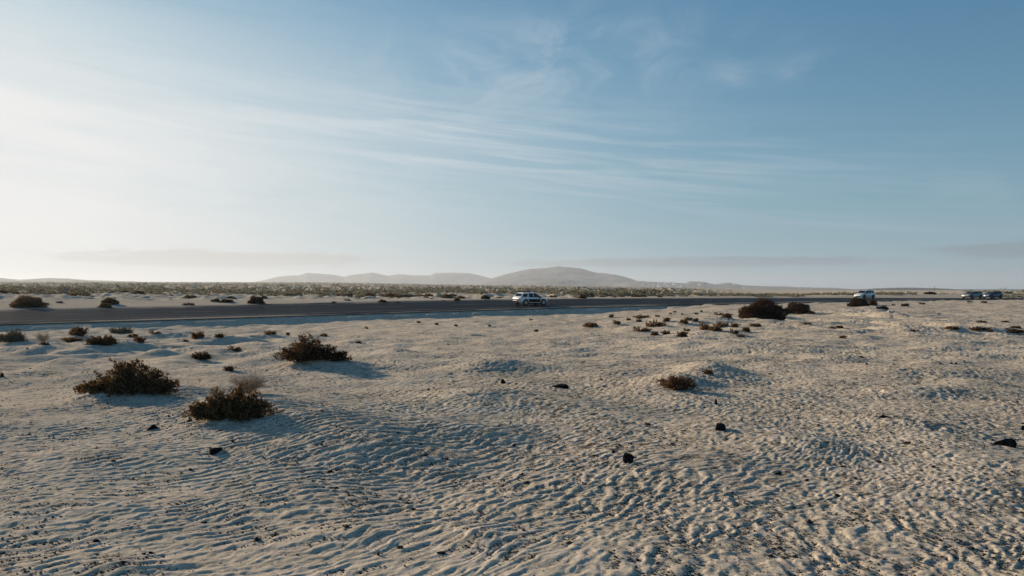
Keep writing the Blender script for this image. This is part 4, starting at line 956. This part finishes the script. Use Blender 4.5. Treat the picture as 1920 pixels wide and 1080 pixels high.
# ------------------------------------------------------------------ flag by the road
Y = 181.0; X = (1880-CX)/F*Y; Z = ground(X, Y)
sg = empty('flag', (X, Y, Z), R_(-31)); tag(sg, 'pale double flag streaming diagonally from a thin post behind the last car', 'flag')
M_POST = simple('pale_post', (.45, .42, .36), .6)
m, n, b, out = new_mat('flag_cloth'); tr = n.node('ShaderNodeBsdfTranslucent'); mx = n.node('ShaderNodeMixShader'); n.put(tr.inputs[0], (.85, .85, .83)); n.put(b.inputs['Base Color'], n.mix(n.noise(n.node('ShaderNodeTexCoord').outputs['Object'], 3, 3), (.74, .75, .74), (.84, .84, .82)))
mx.inputs[0].default_value = .55; n.l.new(b.outputs[0], mx.inputs[1]); n.l.new(tr.outputs[0], mx.inputs[2]); n.l.new(mx.outputs[0], out.inputs[0]); M_CLOTH = m
ht = EYE-(543.5-HY)/F*Y-Z
bq = bmesh.new(); bmesh.ops.create_cone(bq, cap_ends=True, segments=10, radius1=.045, radius2=.03, depth=ht+.75, matrix=Matrix.Translation((0, 0, (ht+.75)/2-.3))); me = bpy.data.meshes.new('post'); bq.to_mesh(me); bq.free(); link('post', me, M_POST, sg)
def cloth(x0, z0, x1, z1, w):
    V = []; Q = []; k = 12
    for i in range(k+1):
        t = i/k; x = x0+(x1-x0)*t; z = z0+(z1-z0)*t; yy = .06*math.sin(t*7)
        for o_, q in ((-w/2*(1-.3*t), 0), (w/2*(1-.3*t), 0), (w/2*(1-.3*t), .015), (-w/2*(1-.3*t), .015)): V.append((x, yy+q, z+o_))
    for i in range(k):
        for j in range(4): a_ = i*4+j; b_ = i*4+(j+1) % 4; Q.append((a_, b_, b_+4, a_+4))
    Q += [(3, 2, 1, 0), (k*4, k*4+1, k*4+2, k*4+3)]; link('flag_cloth', pyd('flag_cloth', V, Q, False), M_CLOTH, sg)
cloth(0, ht+.02, 1.0, ht+.62, .24); cloth(-.75, ht+.12, .12, ht+.62, .20)

# ------------------------------------------------------------------ person on the dune
def person(px, py, label):
    X, Y, Z = hit(px, py, r0=60); Z = float(H([X], [Y], fine=False)[0])
    J = [((0, 0, .95), .155), ((0, .01, 1.2), .15), ((0, 0, 1.42), .15), ((0, 0, 1.54), .055), ((0, -.02, 1.66), .095), ((0, -.01, 1.76), .07),
         ((.19, 0, 1.42), .065), ((.25, .04, 1.14), .05), ((.22, -.06, .90), .035), ((.21, -.10, .82), .035), ((-.19, 0, 1.42), .065), ((-.25, .04, 1.14), .05), ((-.22, -.06, .90), .035), ((-.21, -.10, .82), .035),
         ((.10, 0, .88), .095), ((.11, -.10, .48), .068), ((.11, -.02, .08), .045), ((.12, -.17, .03), .035), ((-.10, 0, .88), .095), ((-.11, .06, .48), .068), ((-.11, .20, .09), .045), ((-.12, .06, .03), .035)]
    E = [(0, 1), (1, 2), (2, 3), (3, 4), (4, 5), (2, 6), (6, 7), (7, 8), (8, 9), (2, 10), (10, 11), (11, 12), (12, 13), (0, 14), (14, 15), (15, 16), (16, 17), (0, 18), (18, 19), (19, 20), (20, 21)]
    me = bpy.data.meshes.new('person'); me.from_pydata([j[0] for j in J], E, []); o = bpy.data.objects.new('person', me); COL.objects.link(o)
    md = o.modifiers.new('skin', 'SKIN'); md.use_smooth_shade = True
    for i, sv in enumerate(me.skin_vertices[0].data): sv.radius = (J[i][1], J[i][1]*(.75 if i < 3 else 1)); sv.use_root = (i == 0)
    o.modifiers.new('sub', 'SUBSURF').render_levels = 2
    m, n, b, out = new_mat('clothes'); co = n.node('ShaderNodeTexCoord').outputs['Object']; sp = n.node('ShaderNodeSeparateXYZ'); n.l.new(co, sp.inputs[0]); z = sp.outputs[2]
    c = n.mix(n.m('GREATER_THAN', z, .93), (.16, .09, .05), (.40, .22, .09)); c = n.mix(n.m('GREATER_THAN', z, 1.53), c, (.35, .22, .16)); c = n.mix(n.m('LESS_THAN', z, .07), c, (.05, .04, .03)); n.put(b.inputs['Base Color'], c); me.materials.append(m)
    o.location = (X, Y, Z); o.rotation_euler = (0, 0, R_(60)); tag(o, label, 'person')
    bq = bmesh.new(); bmesh.ops.create_icosphere(bq, subdivisions=3, radius=.115, matrix=Matrix.Translation((0, .01, 1.73)) @ Matrix.Diagonal((.95, 1.05, .95, 1)))
    for v in list(bq.verts):
        if v.co.z < 1.70 and v.co.y < -.03: v.co.y = -.02; v.co.z = max(v.co.z, 1.70)
    h = bpy.data.meshes.new('hair'); bq.to_mesh(h); bq.free(); link('hair', h, simple('hair', (.02, .016, .012), .7), o); print('person', X, Y, Z)
person(1752, 545.8, 'person in tan jacket standing on the pale dune crest beyond the road')

# ------------------------------------------------------------------ haze
bq = bmesh.new(); bmesh.ops.create_cube(bq, size=1, matrix=Matrix.Translation((0, 0, 82)) @ Matrix.Diagonal((30000, 30000, 260, 1)))
me = bpy.data.meshes.new('haze'); bq.to_mesh(me); bq.free()
m = bpy.data.materials.new('haze_air'); m.use_nodes = True; n = NT(m.node_tree); n.n.clear(); out = n.node('ShaderNodeOutputMaterial'); pv = n.node('ShaderNodeVolumePrincipled')
pv.inputs['Color'].default_value = (.79, .86, .97, 1); pv.inputs['Density'].default_value = 0.98e-4; pv.inputs['Anisotropy'].default_value = .30; n.l.new(pv.outputs[0], out.inputs['Volume'])
tag(link('haze', me, m), kind='stuff')
